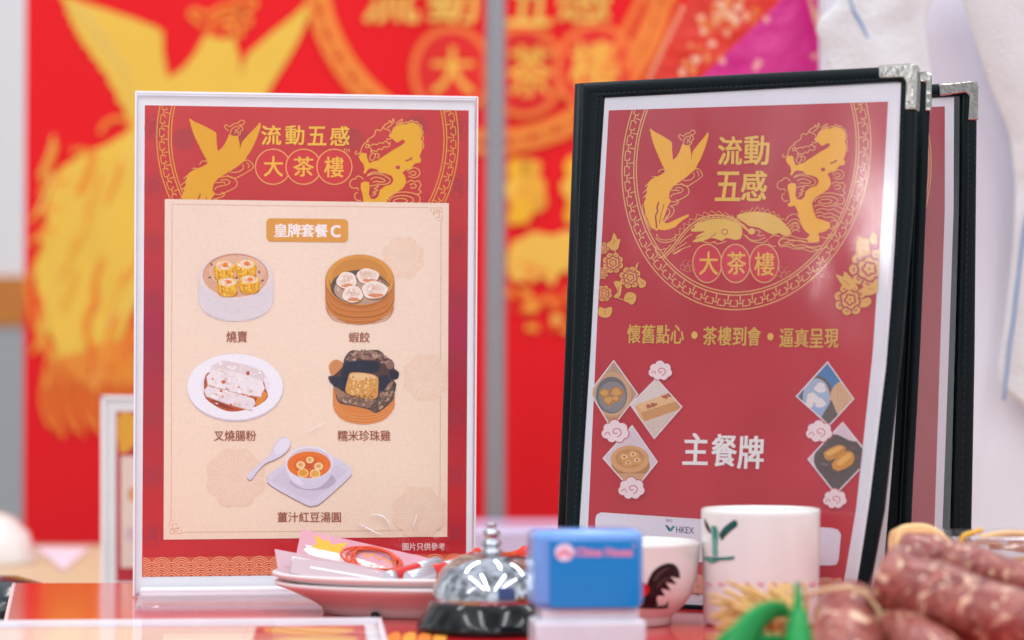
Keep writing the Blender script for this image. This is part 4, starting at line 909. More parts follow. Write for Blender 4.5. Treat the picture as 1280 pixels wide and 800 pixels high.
# ================================================================== SERVICE BELL
bell = empty('service_bell', 'chrome desk bell with a black base standing before the stack of plates', 'bell')
bx, by = at(612, 797, 1.27).x + 0.001, 1.270
obj('base', lathe([(0.001, 0.0), (0.0375, 0.0), (0.0392, 0.0012), (0.0392, 0.0030), (0.0380, 0.0060), (0.0340, 0.0125), (0.0322, 0.0150), (0.0310, 0.0158), (0.001, 0.0160)], 96, bx, by), BLACKP, bell)
dome = [(0.0300, 0.0148), (0.0306, 0.0152), (0.0310, 0.0160), (0.0309, 0.0185)]
for k in range(1, 15):
    t = k / 14 * math.pi / 2; dome.append((0.0055 + 0.0253 * math.cos(t) ** 0.86 if k < 14 else 0.0055, 0.0185 + 0.0222 * math.sin(t) ** 1.05))
db = obj('dome', lathe(dome, 128, bx, by), CHROME, bell)
db.data.polygons.foreach_set('use_smooth', [True] * len(db.data.polygons))
obj('button', lathe([(r, 0.0405 + (z - 0.0438) * 0.755) for r, z in ((0.0056, 0.0438), (0.0058, 0.0452), (0.0044, 0.0462), (0.0040, 0.0480), (0.0054, 0.0492), (0.0056, 0.0510), (0.0042, 0.0524), (0.0034, 0.0540), (0.0046, 0.0562), (0.0047, 0.0584), (0.0034, 0.0596), (0.0022, 0.0606), (0.0024, 0.0622), (0.0030, 0.0632), (0.0028, 0.0644), (0.001, 0.0650))], 40, bx, by), CHROME, bell)

# ================================================================== PLATES with packets
pcx, pcy = at(545, 770, 1.375).x, 1.375
def plate(z, label, wide):
    pr = [(0.001, z + 0.0042), (0.045, z + 0.0030), (0.062, z), (0.0645, z + 0.0004), (0.066, z + 0.0035), (0.072, z + 0.0072), (0.084, z + 0.0128), (0.0918, z + 0.0158), (0.0930, z + 0.0170), (0.0926, z + 0.0182), (0.0910, z + 0.0184), (0.082, z + 0.0150), (0.070, z + 0.0098), (0.060, z + 0.0072), (0.001, z + 0.0068)]
    pr = [(r * wide, zz) for r, zz in pr]
    o = obj('plate', lathe(pr, 96, pcx, pcy, 1.0, 0.72), MELA); tag(o, label, 'plate', 'stacked white plates'); return o
plow = plate(0.0, 'white oval plate at the bottom of the stack, under the other plate', 0.985)
# little dark notch in the foot of the lower plate
nb = on_z(468, 772, 0.002); obj('notch', lathe([(0.0001, -0.0020), (0.0022, -0.0016), (0.0026, 0.0002), (0.0018, 0.0017), (0.0001, 0.0022)], 20, at(468, 770, 1.326).x, 1.3315), mat('dark_notch', (0.02, 0.008, 0.008), 0.6), plow)
plow.children[0].location.z = 0.0018
plate(0.0052, 'white oval plate on top of the stack, holding pink printed packets', 1.0)
PINKP = mat('pink_packet_paper', (0.62, 0.30, 0.38), 0.30, coat=0.5, noise_amt=0.12, noise_scale=60, bump=0.12, bump_scale=60)
def sheet_pts(name, pts3, th, m, label, cat, group=None):
    n = (pts3[1] - pts3[0]).cross(pts3[2] - pts3[0]).normalized()
    if n.dot(CAM - pts3[0]) < 0: n = -n
    o = slab(name, pts3, n, th, m); tag(o, label, cat, group); return o
# upright pink packet with the golden phoenix
KP = Plane.tri(at(367, 702, 1.395), at(540, 730, 1.372), at(377, 661, 1.425))
pk = px_slab('packet', KP, [(376.5, 661), (470, 682), (560, 703), (556, 727), (500, 733), (366, 714)], 0, 0.0012, PINKP, None, 0.0003)
tag(pk, 'tall pink packet with a golden phoenix and a white stripe, on the top plate', 'packet', 'packets on the plate')
a = Art(KP); a.poly([(384, 684), (392, 683), (500, 714), (498, 724), (470, 718), (386, 693)], 'f0e6e2', 2); a.poly([(393, 668), (407, 677), (411, 674), (414, 681), (436, 678), (428, 686), (424, 692), (405, 688), (388, 684), (396, 680)], 'e6ac3c', 1)
a.line([(384, 686), (392, 684), (402, 690)], 0.9, 'e6b65c', 3)
for k in range(5): a.line([(426 + k * 14, 683 + k * 4), (432 + k * 14, 688 + k * 4), (440 + k * 14, 684 + k * 4)], 2.2, ('e8a038', 'e28a5a')[k % 2])
a.text('流動五感', 432, 699, 452, 705, 'd04a48', slope=.25); a.text('大茶樓', 460, 703, 486, 711, 'd08a7a', slope=.2); a.build('packet_print', pk)
# lower packets, lying on their side and sticking out past the rim
for q, dD, lab in (([(343, 686), (430, 702), (540, 726), (538, 731), (455, 729), (348, 717)], 1.372, 'flat pale pink packet leaning at the plate rim, in front of the phoenix packet'), ([(366, 697), (430, 704), (500, 722), (500, 729), (438, 727), (362, 716)], 1.366, 'thin pale grey packet lying frontmost on the top plate')):
    Q = Plane.tri(at(q[0][0], q[0][1], dD + 0.010), at(q[2][0], q[2][1], dD - 0.004), at(q[-1][0], q[-1][1], dD))
    o = px_slab('packet', Q, q, 0, 0.0010, mat('pale_packet_paper', (0.56, 0.36, 0.40) if dD > 1.37 else (0.50, 0.37, 0.40), 0.32, coat=0.5, noise_amt=0.1, noise_scale=90, bump=0.1, bump_scale=70), None, 0.0003)
    tag(o, lab, 'packet', 'packets on the plate')
    a = Art(Q); x0_, y0_ = q[0]; ln = 'c98a8e' if dD > 1.37 else 'b7a4a6'
    a.line([(x0_ + 22, y0_ + 12), (x0_ + 80, y0_ + 22), (x0_ + 130, y0_ + 31)], 5 if dD > 1.37 else 2.5, 'eae2e2'); a.line([(x0_ + 10, y0_ + 22), (x0_ + 90, y0_ + 33)], 1.0, ln)
    a.build('packet_print', o)
# orange-red elastic band coiled over the packet
band_pts = []
for k in range(150):
    t = k / 150 * 2 * math.pi * 4; w = k / 150
    px = 469 + (31 + 4 * math.sin(t * .37)) * math.cos(t) + 5 * math.sin(t * .5) - 3 * w; py = 704 + (15 + 3 * math.cos(t * .45)) * math.sin(t) + 0.16 * (px - 469)
    band_pts.append(KP(px, py, 0.0016 + 0.0012 * w))
vs, fs = tube_me(band_pts, 0.00075, 7)
eb = obj('elastic_band', mesh('elastic_band', vs, fs, True), mat('orange_red_elastic', (0.72, 0.07, 0.02), 0.35, coat=0.3)); tag(eb, 'orange-red elastic band coiled on the phoenix packet', 'elastic band')
REDM = mat('red_gloss_tube', (0.66, 0.03, 0.03), 0.25, coat=0.5); SILV = mat('silver_cap', (0.62, 0.62, 0.68), 0.3, metal=0.7)
def tube_thing(p0, p1, r, lab, cap0, cap1):
    t = empty('marker_tube', lab, 'tube', 'red tubes on the plate'); P0, P1 = Vector(p0), Vector(p1)
    v, f = tube_me([P0.lerp(P1, cap0), P0.lerp(P1, 1 - cap1)], r, 20); o = obj('barrel', mesh('barrel', v, f, True), REDM, t); smooth_angle(o, 40)
    for a_, b_ in ((0, cap0), (1 - cap1, 1.0)):
        if b_ - a_ > 0.01:
            v, f = tube_me([P0.lerp(P1, a_), P0.lerp(P1, a_ + .02), P0.lerp(P1, b_ - .02), P0.lerp(P1, b_)], lambda u: r * (1.06 if 0 < u < 1 else 0.9), 20)
            o = obj('cap', mesh('cap', v, f, True), SILV, t); smooth_angle(o, 40)
tube_thing(at(484, 723, 1.352), at(548, 704, 1.385), 0.0040, 'red tube with silver caps leaning up on the packet', 0.12, 0.42)
tube_thing(at(510, 724, 1.345), at(575, 706, 1.375), 0.0042, 'red tube lying in front with a wide silver end, beside the bell', 0.45, 0.3)
cp_ = [at(x, y, 1.40) for x, y in ((560, 701), (575, 697), (590, 692), (596, 687), (601, 690), (610, 694))]
vs, fs = tube_me(catmull([tuple(p) for p in cp_], 4, False), 0.0013, 8); rc = obj('cord', mesh('cord', vs, fs, True), mat('red_cord', (0.75, 0.05, 0.02), 0.5)); tag(rc, 'short red cord behind the bell at the foot of the acrylic menu stand', 'cord', 'red cords behind the bell')
cp_ = [at(x, y, 1.40) for x, y in ((632, 694), (645, 691), (655, 689), (660, 691), (672, 694))]
vs, fs = tube_me(catmull([tuple(p) for p in cp_], 4, False), lambda u: 0.0014 + 0.0022 * math.exp(-((u - .55) / .16) ** 2), 8); rc = obj('cord', mesh('cord', vs, fs, True), rc.data.materials[0]); tag(rc, 'red cord with a small knot between the bell and the blue stamp', 'cord', 'red cords behind the bell')

# ================================================================== BLUE STAMP
stamp = empty('rubber_stamp', 'blue plastic self-inking stamp with a pink name on its label, in front of the bowl', 'stamp')
sD = 1.158; sx = at(732, 700, sD).x; yaw = math.radians(7)
RS = Matrix.Rotation(yaw, 4, 'Z'); sc = Vector((sx, sD + 0.016, 0))
L3 = lambda x, y, z: sc + (RS @ Vector((x, y, 0))) + Vector((0, 0, z))
BLUE = mat('translucent_blue_plastic', (0.15, 0.35, 0.78), 0.22, coat=0.3, sss=0.3, noise_amt=0.08, noise_scale=120)
FROST = mat('frosted_clear_plastic', (0.68, 0.70, 0.78), 0.3, coat=0.2, sss=0.2, noise_amt=0.05, noise_scale=90)
zt = at(732, 663, sD).z; zm = at(732, 762, sD).z
box('cover', L3(0, 0, (zt + zm) / 2), (0.0535, 0.030, zt - zm), BLUE, stamp, RS, 0.0042, 5)
box('body', L3(0.001, 0, (zm - 0.0036) ), (0.047, 0.025, 0.008), FROST, stamp, RS, 0.001)
box('base', L3(0.001, 0, (zm - 0.0055) / 2), (0.0535, 0.030, zm - 0.0055), FROST, stamp, RS, 0.002)
lb = Plane(L3(0, -0.0154, 0), RS @ Vector((0, -1, 0)))
LABEL = mat('blue_label', (0.0, 0.22, 0.60), 0.22, coat=0.4, noise_amt=0.05, noise_scale=60)
lab = px_slab('label', lb, rrect(687, 675.5, 799.5, 760, 3.5), 0.0004, 0.0012, LABEL, stamp, 0.0003)
lb.top = 0.0006; a = Art(lb); a.STEP = 3e-6
a.ell(705.5, 690.5, 12, 11, 'e6d6ea', n=36); a.poly([(695.5, 695), (698, 690), (703, 688.5), (708, 688.5), (713, 690), (715.5, 695), (712, 697.5), (705, 692.5), (699, 697.5)], 'd982a2', 2); a.ell(705.5, 688, 3, 3.2, 'd99ab4')
a.text('China', 720, 685, 752, 695, 'd98ab0', 0.07); a.text('House', 757, 685, 790, 695, 'd98ab0', 0.07); a.ell(792.5, 682.5, 2.4, 2.4, 'c6a8d4'); a.ell(792.5, 682.5, 1.5, 1.5, '2a72c4')
a.build('label_print', lab)

# ================================================================== ROOSTER BOWL and CUP
ukx = at(787, 785, 1.305).x
def curved_art(name, parent, cx, cy, rfun, items, mat_, k0=0.00025):
    """Paint decoration on a turned surface: items are (polygon in pixels of the front, colour)."""
    vs, fs, cols = [], [], []
    for n_, (pts, c) in enumerate(items):
        pts = catmull(pts, 3, True); b = len(vs)
        # fill with a fine fan grid so that it follows the curve
        tri = tessellate_polygon([[Vector((x, y, 0)) for x, y in pts]])
        P2 = [Vector((x, y)) for x, y in pts]
        def hit(p):
            r = ray(p[0], p[1]); ca = r.x ** 2 + r.y ** 2; t = cy / r.y
            for _ in range(12):
                z = CAM.z + r.z * t; R = rfun(z) + k0 + n_ * 0.00003
                B = r.x * cx + r.y * cy; disc = B * B - ca * (cx * cx + cy * cy - R * R)
                t = (B - math.sqrt(max(disc, 0))) / ca
            return CAM + r * t
        def sub(t0, t1, t2, d):
            if d == 0:
                q = len(vs); vs.extend([hit(t0), hit(t1), hit(t2)]); fs.append((q, q + 1, q + 2)); cols.append(lin(c)); return
            m0, m1, m2 = (t0 + t1) / 2, (t1 + t2) / 2, (t2 + t0) / 2
            sub(t0, m0, m2, d - 1); sub(m0, t1, m1, d - 1); sub(m2, m1, t2, d - 1); sub(m0, m1, m2, d - 1)
        for t in tri: sub(P2[t[0]], P2[t[1]], P2[t[2]], 2)
    me = mesh(name, vs, fs); at_ = me.color_attributes.new('Col', 'FLOAT_COLOR', 'CORNER'); d = []
    for c in cols: d += [*c, 1] * 3
    at_.data.foreach_set('color', d); return obj(name, me, mat_, parent)
GLAZE = ink_mat('glaze_paint', 0.2, 0.12, 300)
prof_b = [(0.001, 0.0012), (0.0205, 0.0), (0.0225, 0.0006), (0.0225, 0.0042), (0.0240, 0.0060), (0.0295, 0.0115), (0.0338, 0.0185), (0.0362, 0.0270), (0.0374, 0.0360), (0.0380, 0.0462), (0.0383, 0.0478), (0.0376, 0.0484), (0.0366, 0.0472), (0.0358, 0.0360), (0.0340, 0.0260), (0.0300, 0.0160), (0.0220, 0.0080), (0.001, 0.0060)]
prof_b = [(r, z * 0.925) for r, z in prof_b]
bowl = obj('bowl', lathe(prof_b, 96, ukx, 1.305), PORC); tag(bowl, 'white porcelain bowl painted with a dark rooster, behind the blue stamp', 'bowl')
def prof_r(p):
    def f(z):
        for (r0, z0), (r1, z1) in zip(p, p[1:]):
            if z0 <= z <= z1: return r0 + (r1 - r0) * (z - z0) / max(z1 - z0, 1e-9)
        return p[-1][0]
    return f
rb = prof_r([(r, z * 0.925) for r, z in ((0.0225, 0.0), (0.0225, 0.0042), (0.0240, 0.0060), (0.0295, 0.0115), (0.0338, 0.0185), (0.0362, 0.0270), (0.0374, 0.0360), (0.0383, 0.0478))])
rooster = [([(803, 757), (805, 744), (809, 729), (815, 716), (824, 708), (835, 704), (844, 706), (849, 714), (850, 722), (849, 723), (840, 721), (839, 722), (845, 729), (844, 730), (834, 728), (833, 729), (838, 737), (837, 738), (828, 736), (827, 737), (831, 744), (830, 745), (822, 745), (821, 752), (822, 757)], '231a1e'),
           ([(816, 724), (824, 714), (835, 709), (836, 711), (827, 717), (820, 726)], '4a3e40'), ([(820, 733), (828, 724), (836, 722), (836, 724), (829, 728), (823, 735)], '443839'), ([(797, 760), (806, 756), (818, 758), (830, 757), (837, 759), (828, 761), (812, 761)], '2c2628'), ([(829, 760), (835, 752), (836, 753), (832, 760)], '3a3032'),
           ([(795, 730), (801, 727), (809, 731), (812, 738), (808, 744), (801, 748), (795, 747)], 'c4141e'), ([(770, 745), (782, 738), (796, 742), (802, 752), (796, 759), (782, 760), (772, 754)], 'b86a24'), ([(774, 735), (780, 724), (788, 722), (792, 734), (786, 742)], 'c4141e')]
curved_art('rooster_painting', bowl, ukx, 1.305, rb, rooster, GLAZE)

mcx = at(951, 780, 1.302).x; mcy = 1.302
pc = [(0.001, 0.0010), (0.0285, 0.0), (0.0300, 0.0010), (0.0306, 0.0030), (0.0312, 0.0200), (0.0316, 0.0400), (0.0319, 0.0590), (0.0319, 0.0612), (0.0312, 0.0624), (0.0300, 0.0622), (0.0293, 0.0606), (0.0290, 0.0400), (0.0285, 0.0080), (0.001, 0.0060)]
cup = obj('cup', lathe(pc, 96, mcx, mcy), PORC); tag(cup, 'white straight-sided tea cup with green brush strokes, right of the rooster bowl', 'cup')
rc_ = prof_r([(0.0300, 0.0), (0.0306, 0.0030), (0.0312, 0.0200), (0.0316, 0.0400), (0.0319, 0.0612)])
zq = lambda x, y: (870 + x / 9.41, 625 + y / 9.41)
strokes = [([(100, 215), (118, 250), (150, 300), (168, 350), (166, 400), (140, 370), (108, 315), (98, 260)], '4a3a34'), ([(175, 320), (205, 300), (240, 315), (262, 370), (262, 440), (250, 560), (256, 650), (195, 650), (190, 540), (182, 430)], '6aa69c'), ([(205, 320), (225, 310), (236, 380), (232, 470), (210, 440)], '2c7468'), ([(275, 400), (330, 320), (420, 250), (462, 235), (488, 270), (478, 310), (400, 370), (340, 430), (305, 475), (288, 455)], '1c4840'), ([(330, 340), (420, 270), (462, 250), (474, 285), (400, 330), (350, 375)], '145a56'),
           ([(85, 680), (150, 665), (280, 675), (400, 665), (445, 660), (452, 690), (400, 705), (280, 712), (220, 740), (170, 745), (120, 715)], '5c9c8e'), ([(200, 690), (320, 678), (440, 672), (438, 692), (330, 700), (220, 715)], '2c7468')]
strokes = [([zq(*p) for p in s_], c) for s_, c in strokes]
for i in range(9):
    x = 884 + i * 16.5; strokes.append(([(x - 3, 728), (x, 727), (x + 5, 729), (x + 4, 732), (x - 2, 732)], 'e2b8be'))
curved_art('brush_painting', cup, mcx, mcy, rc_, strokes, GLAZE)

# ================================================================== FLAT ACRYLIC SIGN lying on the counter in front
flat = empty('menu_stand', 'acrylic menu stand lying flat on the counter in front of the upright one', 'menu stand', 'acrylic menu stands')
r0 = on_z(474, 772.5, 0.006); dv = Vector((math.cos(math.radians(4.5)), math.sin(math.radians(4.5)), 0)); dn = Vector((dv.y, -dv.x, 0))
q4 = [r0, r0 - dv * 0.222, r0 - dv * 0.222 + dn * 0.306, r0 + dn * 0.306]
U = Vector((0, 0, 1))
def lift(z, m=0.0): 
    a_, b_, c_, d_2 = q4
    return [Vector((p.x, p.y, z)) for p in (a_ - dv * m + dn * m, b_ + dv * m + dn * m, c_ + dv * m - dn * m, d_2 - dv * m - dn * m)][::-1]
slab('back_sheet', lift(0.0024), U, 0.0016, ACRYLIC_EDGE, flat, 0.0003)
fsheet = slab('printed_sheet', lift(0.0029, 0.002), U, 0.0004, PAPER, flat)
slab('acrylic_holder', lift(0.0060), U, 0.0016, clear_mat('flat_clear_acrylic', (0.97, 0.97, 0.97), 1.46, 0.03, graze=0.30), flat)
for p, q in ((q4[0], q4[1]), (q4[0], q4[3])):
    d = (q - p).normalized(); nn = Vector((d.y, -d.x, 0)) * 0.0011
    slab('edge_strip', [Vector((v.x, v.y, 0.0062)) for v in (p + nn, q + nn, q - nn, p - nn)], U, 0.0034, ACRYLIC_EDGE, flat)
class FlatPlane:
    n = Vector((0, 0, 1)); top = 0.0032
    def __call__(s, u, v, off=0.0): p = q4[1] + dv * (u / 1000) + dn * (v / 1000); return Vector((p.x, p.y, off))
FP = FlatPlane(); a = Art(FP); a.STEP = 2e-6
a.add([[(8, 8), (214, 8), (214, 298), (8, 298)]], 'c4322f')
for k in range(9): a.add([[(8 + k * 23, 9), (28 + k * 23, 9), (25 + k * 23, 20), (11 + k * 23, 20)]], 'd2583c')
a.build('red_print', fsheet)
a.add([[(18, 12), (158, 12), (158, 262), (18, 262)]], 'ecd2c0'); a.line([(22, 16), (154, 16), (154, 258), (22, 258), (22, 16)], 0.5, 'd9a88c'); a.build('menu_panel', fsheet)
a.poly([(164, 20), (180, 17), (204, 22), (208, 40), (196, 60), (176, 56), (164, 40)], 'e8a23a', 3); a.poly([(168, 70), (204, 66), (208, 90), (180, 96)], 'e6b04a', 3); a.build('gold_print', fsheet)
# gold lettering of the counter's own print, just in front of the bell
class CounterPlane:
    n = Vector((0, 0, 1)); top = 0.0004
    def __call__(s, u, v, off=0.0): p = on_z(u, v, 0); return Vector((p.x, p.y, off))
a = Art(CounterPlane())
for i in range(4): x = 484 + i * 19; a.poly([(x, 798), (x + 6, 792), (x + 14, 791), (x + 17, 796), (x + 14, 808), (x + 4, 812)], ('de7a24', 'e4962e')[i % 2], 3)
a.build('gold_print', counter)

# second acrylic stand, out of focus on the wooden table
back = empty('menu_stand', 'out of focus acrylic menu stand on the wooden table, partly hidden behind the sharp one', 'menu stand', 'acrylic menu stands')
PB = Plane((0, 2.0, 0), (0, -1, 0)); zb_ = -0.0495
yb = 480 + (CAM.z - zb_) * F / 2.0
px_slab('back_sheet', PB, [(127, 496), (372, 498), (372, yb), (127, yb)], -0.001, 0.002, ACRYLIC_EDGE, back)
sb = px_slab('printed_sheet', PB, [(131, 500), (368, 502), (368, yb - 4), (131, yb - 4)], 0, 0.0004, PAPER, back)
px_slab('acrylic_holder', PB, [(127, 496), (372, 498), (372, yb), (127, yb)], 0.0036, 0.0016, ACRYLIC, back)
px_slab('edge_strip', PB, [(127, 496), (132, 496), (132, yb), (127, yb)], 0.004, 0.003, ACRYLIC_EDGE, back); px_slab('edge_strip', PB, [(127, 494), (372, 496), (372, 500), (127, 498)], 0.004, 0.003, ACRYLIC_EDGE, back)
box('foot', (at(250, 700, 2.0).x, 1.955, zb_ + 0.002), (0.16, 0.10, 0.003), FOOT, back, None, 0.001)
a = Art(PB); a.add([[(145, 514), (355, 516), (355, yb - 22), (145, yb - 22)]], 'b8283a'); a.poly([(147, 520), (164, 516), (176, 530), (168, 556), (150, 566)], 'e2a42c', 2)
a.add([[(151, 570), (349, 572), (349, yb - 40), (151, yb - 40)]], 'e6d0c8'); a.ell(168, 618, 9, 10, 'd9a070', n=20); a.ell(166, 668, 10, 9, 'd8b8c4', n=20); a.build('menu_print', sb)

# ================================================================== odds and ends on the wooden table
tray = box('tray', (at(660, 690, 2.2).x, 2.24, -0.024), (0.22, 0.16, 0.050), mat('lilac_plastic', (0.60, 0.52, 0.74), 0.25, coat=0.3, noise_amt=0.04), bev=0.006); tag(tray, 'blurred pale lilac box behind the bell, at the foot of the backdrop', 'box')
dome_o = obj('bowl', lathe([(0.062, -0.05), (0.063, -0.046), (0.056, -0.020), (0.040, -0.004), (0.020, 0.003), (0.001, 0.005)], 48, at(-34, 660, 2.42).x, 2.42), PORC); tag(dome_o, 'blurred white bowl upside down at the left end of the wooden table', 'bowl')
nk = sheet_pts('napkin', [on_z(44, 684, -0.0475), on_z(112, 684, -0.0475), on_z(80, 712, -0.0475)], 0.0018, mat('white_pink_paper', (0.80, 0.62, 0.70), 0.6, noise_amt=0.12, noise_scale=20), 'pale pink and white folded paper napkin on the wooden table', 'napkin')
bk = obj('pot', lathe([(0.001, -0.05), (0.030, -0.05), (0.038, -0.044), (0.042, -0.032), (0.040, -0.018), (0.032, -0.008), (0.016, -0.003), (0.001, -0.002)], 48, at(-6, 760, 1.66).x, 1.66), mat('dark_glazed_pot', (0.012, 0.022, 0.026), 0.2, coat=0.4)); tag(bk, 'small black round pot beside the left edge of the red counter', 'pot')

# ================================================================== SAUSAGES, LEAVES, STRAW AND FOOD at the front right
def sausage_mat():
    m = bpy.data.materials.new('cured_sausage'); m.use_nodes = True; nt = m.node_tree; b = nt.nodes['Principled BSDF']; N = nt.nodes.new; K = nt.links.new
    t = N('ShaderNodeTexCoord'); n1 = N('ShaderNodeTexNoise'); n1.inputs['Scale'].default_value = 95; n1.inputs['Detail'].default_value = 5; n1.inputs['Distortion'].default_value = 1.2
    n2 = N('ShaderNodeTexNoise'); n2.inputs['Scale'].default_value = 260; n2.inputs['Detail'].default_value = 5; n2.inputs['Distortion'].default_value = 1.5
    r1 = N('ShaderNodeValToRGB'); e = r1.color_ramp.elements                    # lean meat
    e[0].position = 0.30; e[0].color = (0.15, 0.020, 0.016, 1); e[1].position = 0.72; e[1].color = (0.50, 0.17, 0.13, 1)
    x = e.new(0.50); x.color = (0.32, 0.060, 0.045, 1)
    n3 = N('ShaderNodeTexNoise'); n3.inputs['Scale'].default_value = 70; n3.inputs['Detail'].default_value = 2; n3.inputs['Distortion'].default_value = 2.2
    r3 = N('ShaderNodeValToRGB'); r3.color_ramp.elements[0].position = 0.60; r3.color_ramp.elements[1].position = 0.69   # flecks of fat
    mx = N('ShaderNodeMix'); mx.data_type = 'RGBA'; mx.inputs[7].default_value = (0.84, 0.58, 0.38, 1)
    K(t.outputs['Object'], n1.inputs['Vector']); K(t.outputs['Object'], n2.inputs['Vector']); K(t.outputs['Object'], n3.inputs['Vector'])
    K(n1.outputs['Fac'], r1.inputs[0]); K(n3.outputs['Fac'], r3.inputs[0]); K(r3.outputs[0], mx.inputs[0]); K(r1.outputs[0], mx.inputs[6]); K(mx.outputs[2], b.inputs['Base Color'])
    b.inputs['Roughness'].default_value = 0.33; b.inputs['Coat Weight'].default_value = 0.5; b.inputs['Coat Roughness'].default_value = 0.15
    b.inputs['Subsurface Weight'].default_value = 0.15; b.inputs['Subsurface Radius'].default_value = (0.004, 0.0015, 0.001); b.inputs['Subsurface Scale'].default_value = 1.0
    bp = N('ShaderNodeBump'); bp.inputs['Strength'].default_value = 0.9; bp.inputs['Distance'].default_value = 0.0022; K(n2.outputs['Fac'], bp.inputs['Height']); K(bp.outputs[0], b.inputs['Normal'])
    return m
SAUS = sausage_mat(); TWINE = mat('tan_twine', (0.62, 0.42, 0.24), 0.7)
def sausage(path, r, label, seed):
    pts = catmull([tuple(p) for p in path], 10, False)
    def rad(u):
        e_ = min(u, 1 - u); k = min(1, e_ / 0.10); return r * (0.16 + 0.84 * math.sqrt(max(0, 1 - (1 - k) ** 2))) * (1 + 0.05 * math.sin(u * 17 + seed))
    vs, fs = tube_me(pts, rad, 40)
    vs = [v + Vector((noise.noise(v * 60 + Vector((seed, 0, 0))), noise.noise(v * 60 + Vector((0, seed, 5))), noise.noise(v * 60 + Vector((7, 0, seed))))) * r * 0.08 for v in vs]
    o = obj('sausage', mesh('sausage', vs, fs, True), SAUS); tag(o, label, 'sausage', 'heap of cured sausages'); return o
sausage([at(1094, 716, 1.130), at(1140, 735, 1.125), at(1200, 757, 1.12), at(1260, 778, 1.12), at(1330, 806, 1.13)], 0.0160, 'long fatty red sausage lying across the front of the heap', 1.0)
sausage([at(1180, 697, 1.165), at(1215, 706, 1.16), at(1255, 720, 1.16), at(1300, 733, 1.16), at(1350, 745, 1.16)], 0.0098, 'slim plain sausage lying topmost at the right of the heap', 2.0)
sausage([at(1126, 693, 1.185), at(1155, 698, 1.18), at(1190, 712, 1.18), at(1240, 735, 1.185), at(1300, 760, 1.19)], 0.0125, 'sausage behind the long one, its end under the pale orange wedge', 3.1)
sausage([at(1066, 762, 1.160), at(1060, 785, 1.13), at(1056, 815, 1.10), at(1050, 850, 1.07)], 0.0165, 'fat sausage pointing at the viewer beside the green leaves', 4.2)
sausage([at(1112, 788, 1.14), at(1140, 808, 1.11), at(1180, 838, 1.09), at(1230, 868, 1.08)], 0.0155, 'sausage lowest in the heap, under the long fatty one', 5.4)
sausage([at(1205, 800, 1.155), at(1250, 815, 1.155), at(1310, 830, 1.16)], 0.015, 'sausage at the lower right corner, under the long fatty one', 6.3)
lp = [at(1058 + 45 * math.cos(t), 782 + 46 * math.sin(t), 1.115 - 0.002 * math.sin(t)) for t in [math.pi * (1.0 + k / 20 * 1.1) for k in range(21)]]
vs, fs = tube_me([at(1000, 748, 1.13), at(1015, 742, 1.125), at(1035, 737, 1.12)] + [at(x, y, 1.118) for x, y in ((1062, 735), (1084, 743), (1098, 762), (1103, 790), (1098, 820))], 0.0013, 8)
tw = obj('twine', mesh('twine', vs, fs, True), TWINE); tag(tw, 'tan twine looped over the fat sausage beside the leaves', 'twine')
# straw bundle: a fan of dry stems
st = bpy.data.materials.new('dry_straw'); st = mat('dry_straw', (0.66, 0.40, 0.13), 0.6, noise_amt=0.25, noise_scale=80)
vs, fs = [], []
for k in range(170):
    ang = math.radians(random.uniform(168, 268)); ln = random.uniform(40, 100) * (1.0 if ang < math.radians(225) else 0.8); D0 = 1.165 + random.uniform(-0.02, 0.03)
    x0_, y0_ = 992 + random.uniform(-26, 18), 782 + random.uniform(-18, 18); x1_, y1_ = x0_ + ln * math.cos(ang), y0_ + ln * math.sin(ang) * 0.62
    p = [at(x0_, y0_, D0), at((x0_ + x1_) / 2 + random.uniform(-4, 4), (y0_ + y1_) / 2 + random.uniform(-4, 2), D0 + 0.005), at(x1_, y1_, D0 + random.uniform(0, 0.03))]
    p = [Vector((q.x, q.y, max(q.z, 0.001))) for q in p]
    v, f = tube_me(p, random.uniform(0.0006, 0.0012), 5); b = len(vs); vs += v; fs += [tuple(b + i for i in g) for g in f]
so = obj('straw_bundle', mesh('straw_bundle', vs, fs, True), st); tag(so, 'bundle of dry straw stems between the cup and the sausages', 'straw')
# green leaves
GREEN = mat('green_leaf', (0.005, 0.27, 0.055), 0.42, spec=0.35, noise_amt=0.3, noise_scale=45)
plant = empty('leaf_sprig', 'bright green leaf sprig at the bottom edge, in front of the straw', 'leaf')
def leaf(spine, widths, curl):
    sp_ = catmull([tuple(p) for p in spine], 6, False); L = len(sp_); vs, fs = [], []
    for i, p in enumerate(sp_):
        p = Vector(p); t = (Vector(sp_[min(i + 1, L - 1)]) - Vector(sp_[max(i - 1, 0)])).normalized(); side = t.cross(Vector((0, 1, 0.3))).normalized()
        u = i / (L - 1); k = u * (len(widths) - 1); j = min(int(k), len(widths) - 2); w = widths[j] + (widths[j + 1] - widths[j]) * (k - j)
        for c in (-1, -0.5, 0, 0.5, 1): vs.append(p + side * (0.85 * w * c) + Vector((0, -1, 0.2)) * (curl * -1.1 * abs(c) * w))
    for i in range(L - 1):
        for c in range(4): fs.append((i * 5 + c, i * 5 + c + 1, (i + 1) * 5 + c + 1, (i + 1) * 5 + c))
    o = obj('leaf', mesh('leaf', vs, fs, True), GREEN, plant); m = o.modifiers.new('thickness', 'SOLIDIFY'); m.thickness = 0.0008; return o
leaf([at(985, 768, 1.075), at(972, 762, 1.07), at(950, 772, 1.06), at(930, 795, 1.05), at(910, 830, 1.045)], [0.0015, 0.0055, 0.0078, 0.0085, 0.007], 0.35)
leaf([at(995, 850, 1.05), at(998, 815, 1.058), at(1001, 785, 1.068), at(1004, 762, 1.078)], [0.005, 0.0075, 0.0062, 0.001], 0.3)
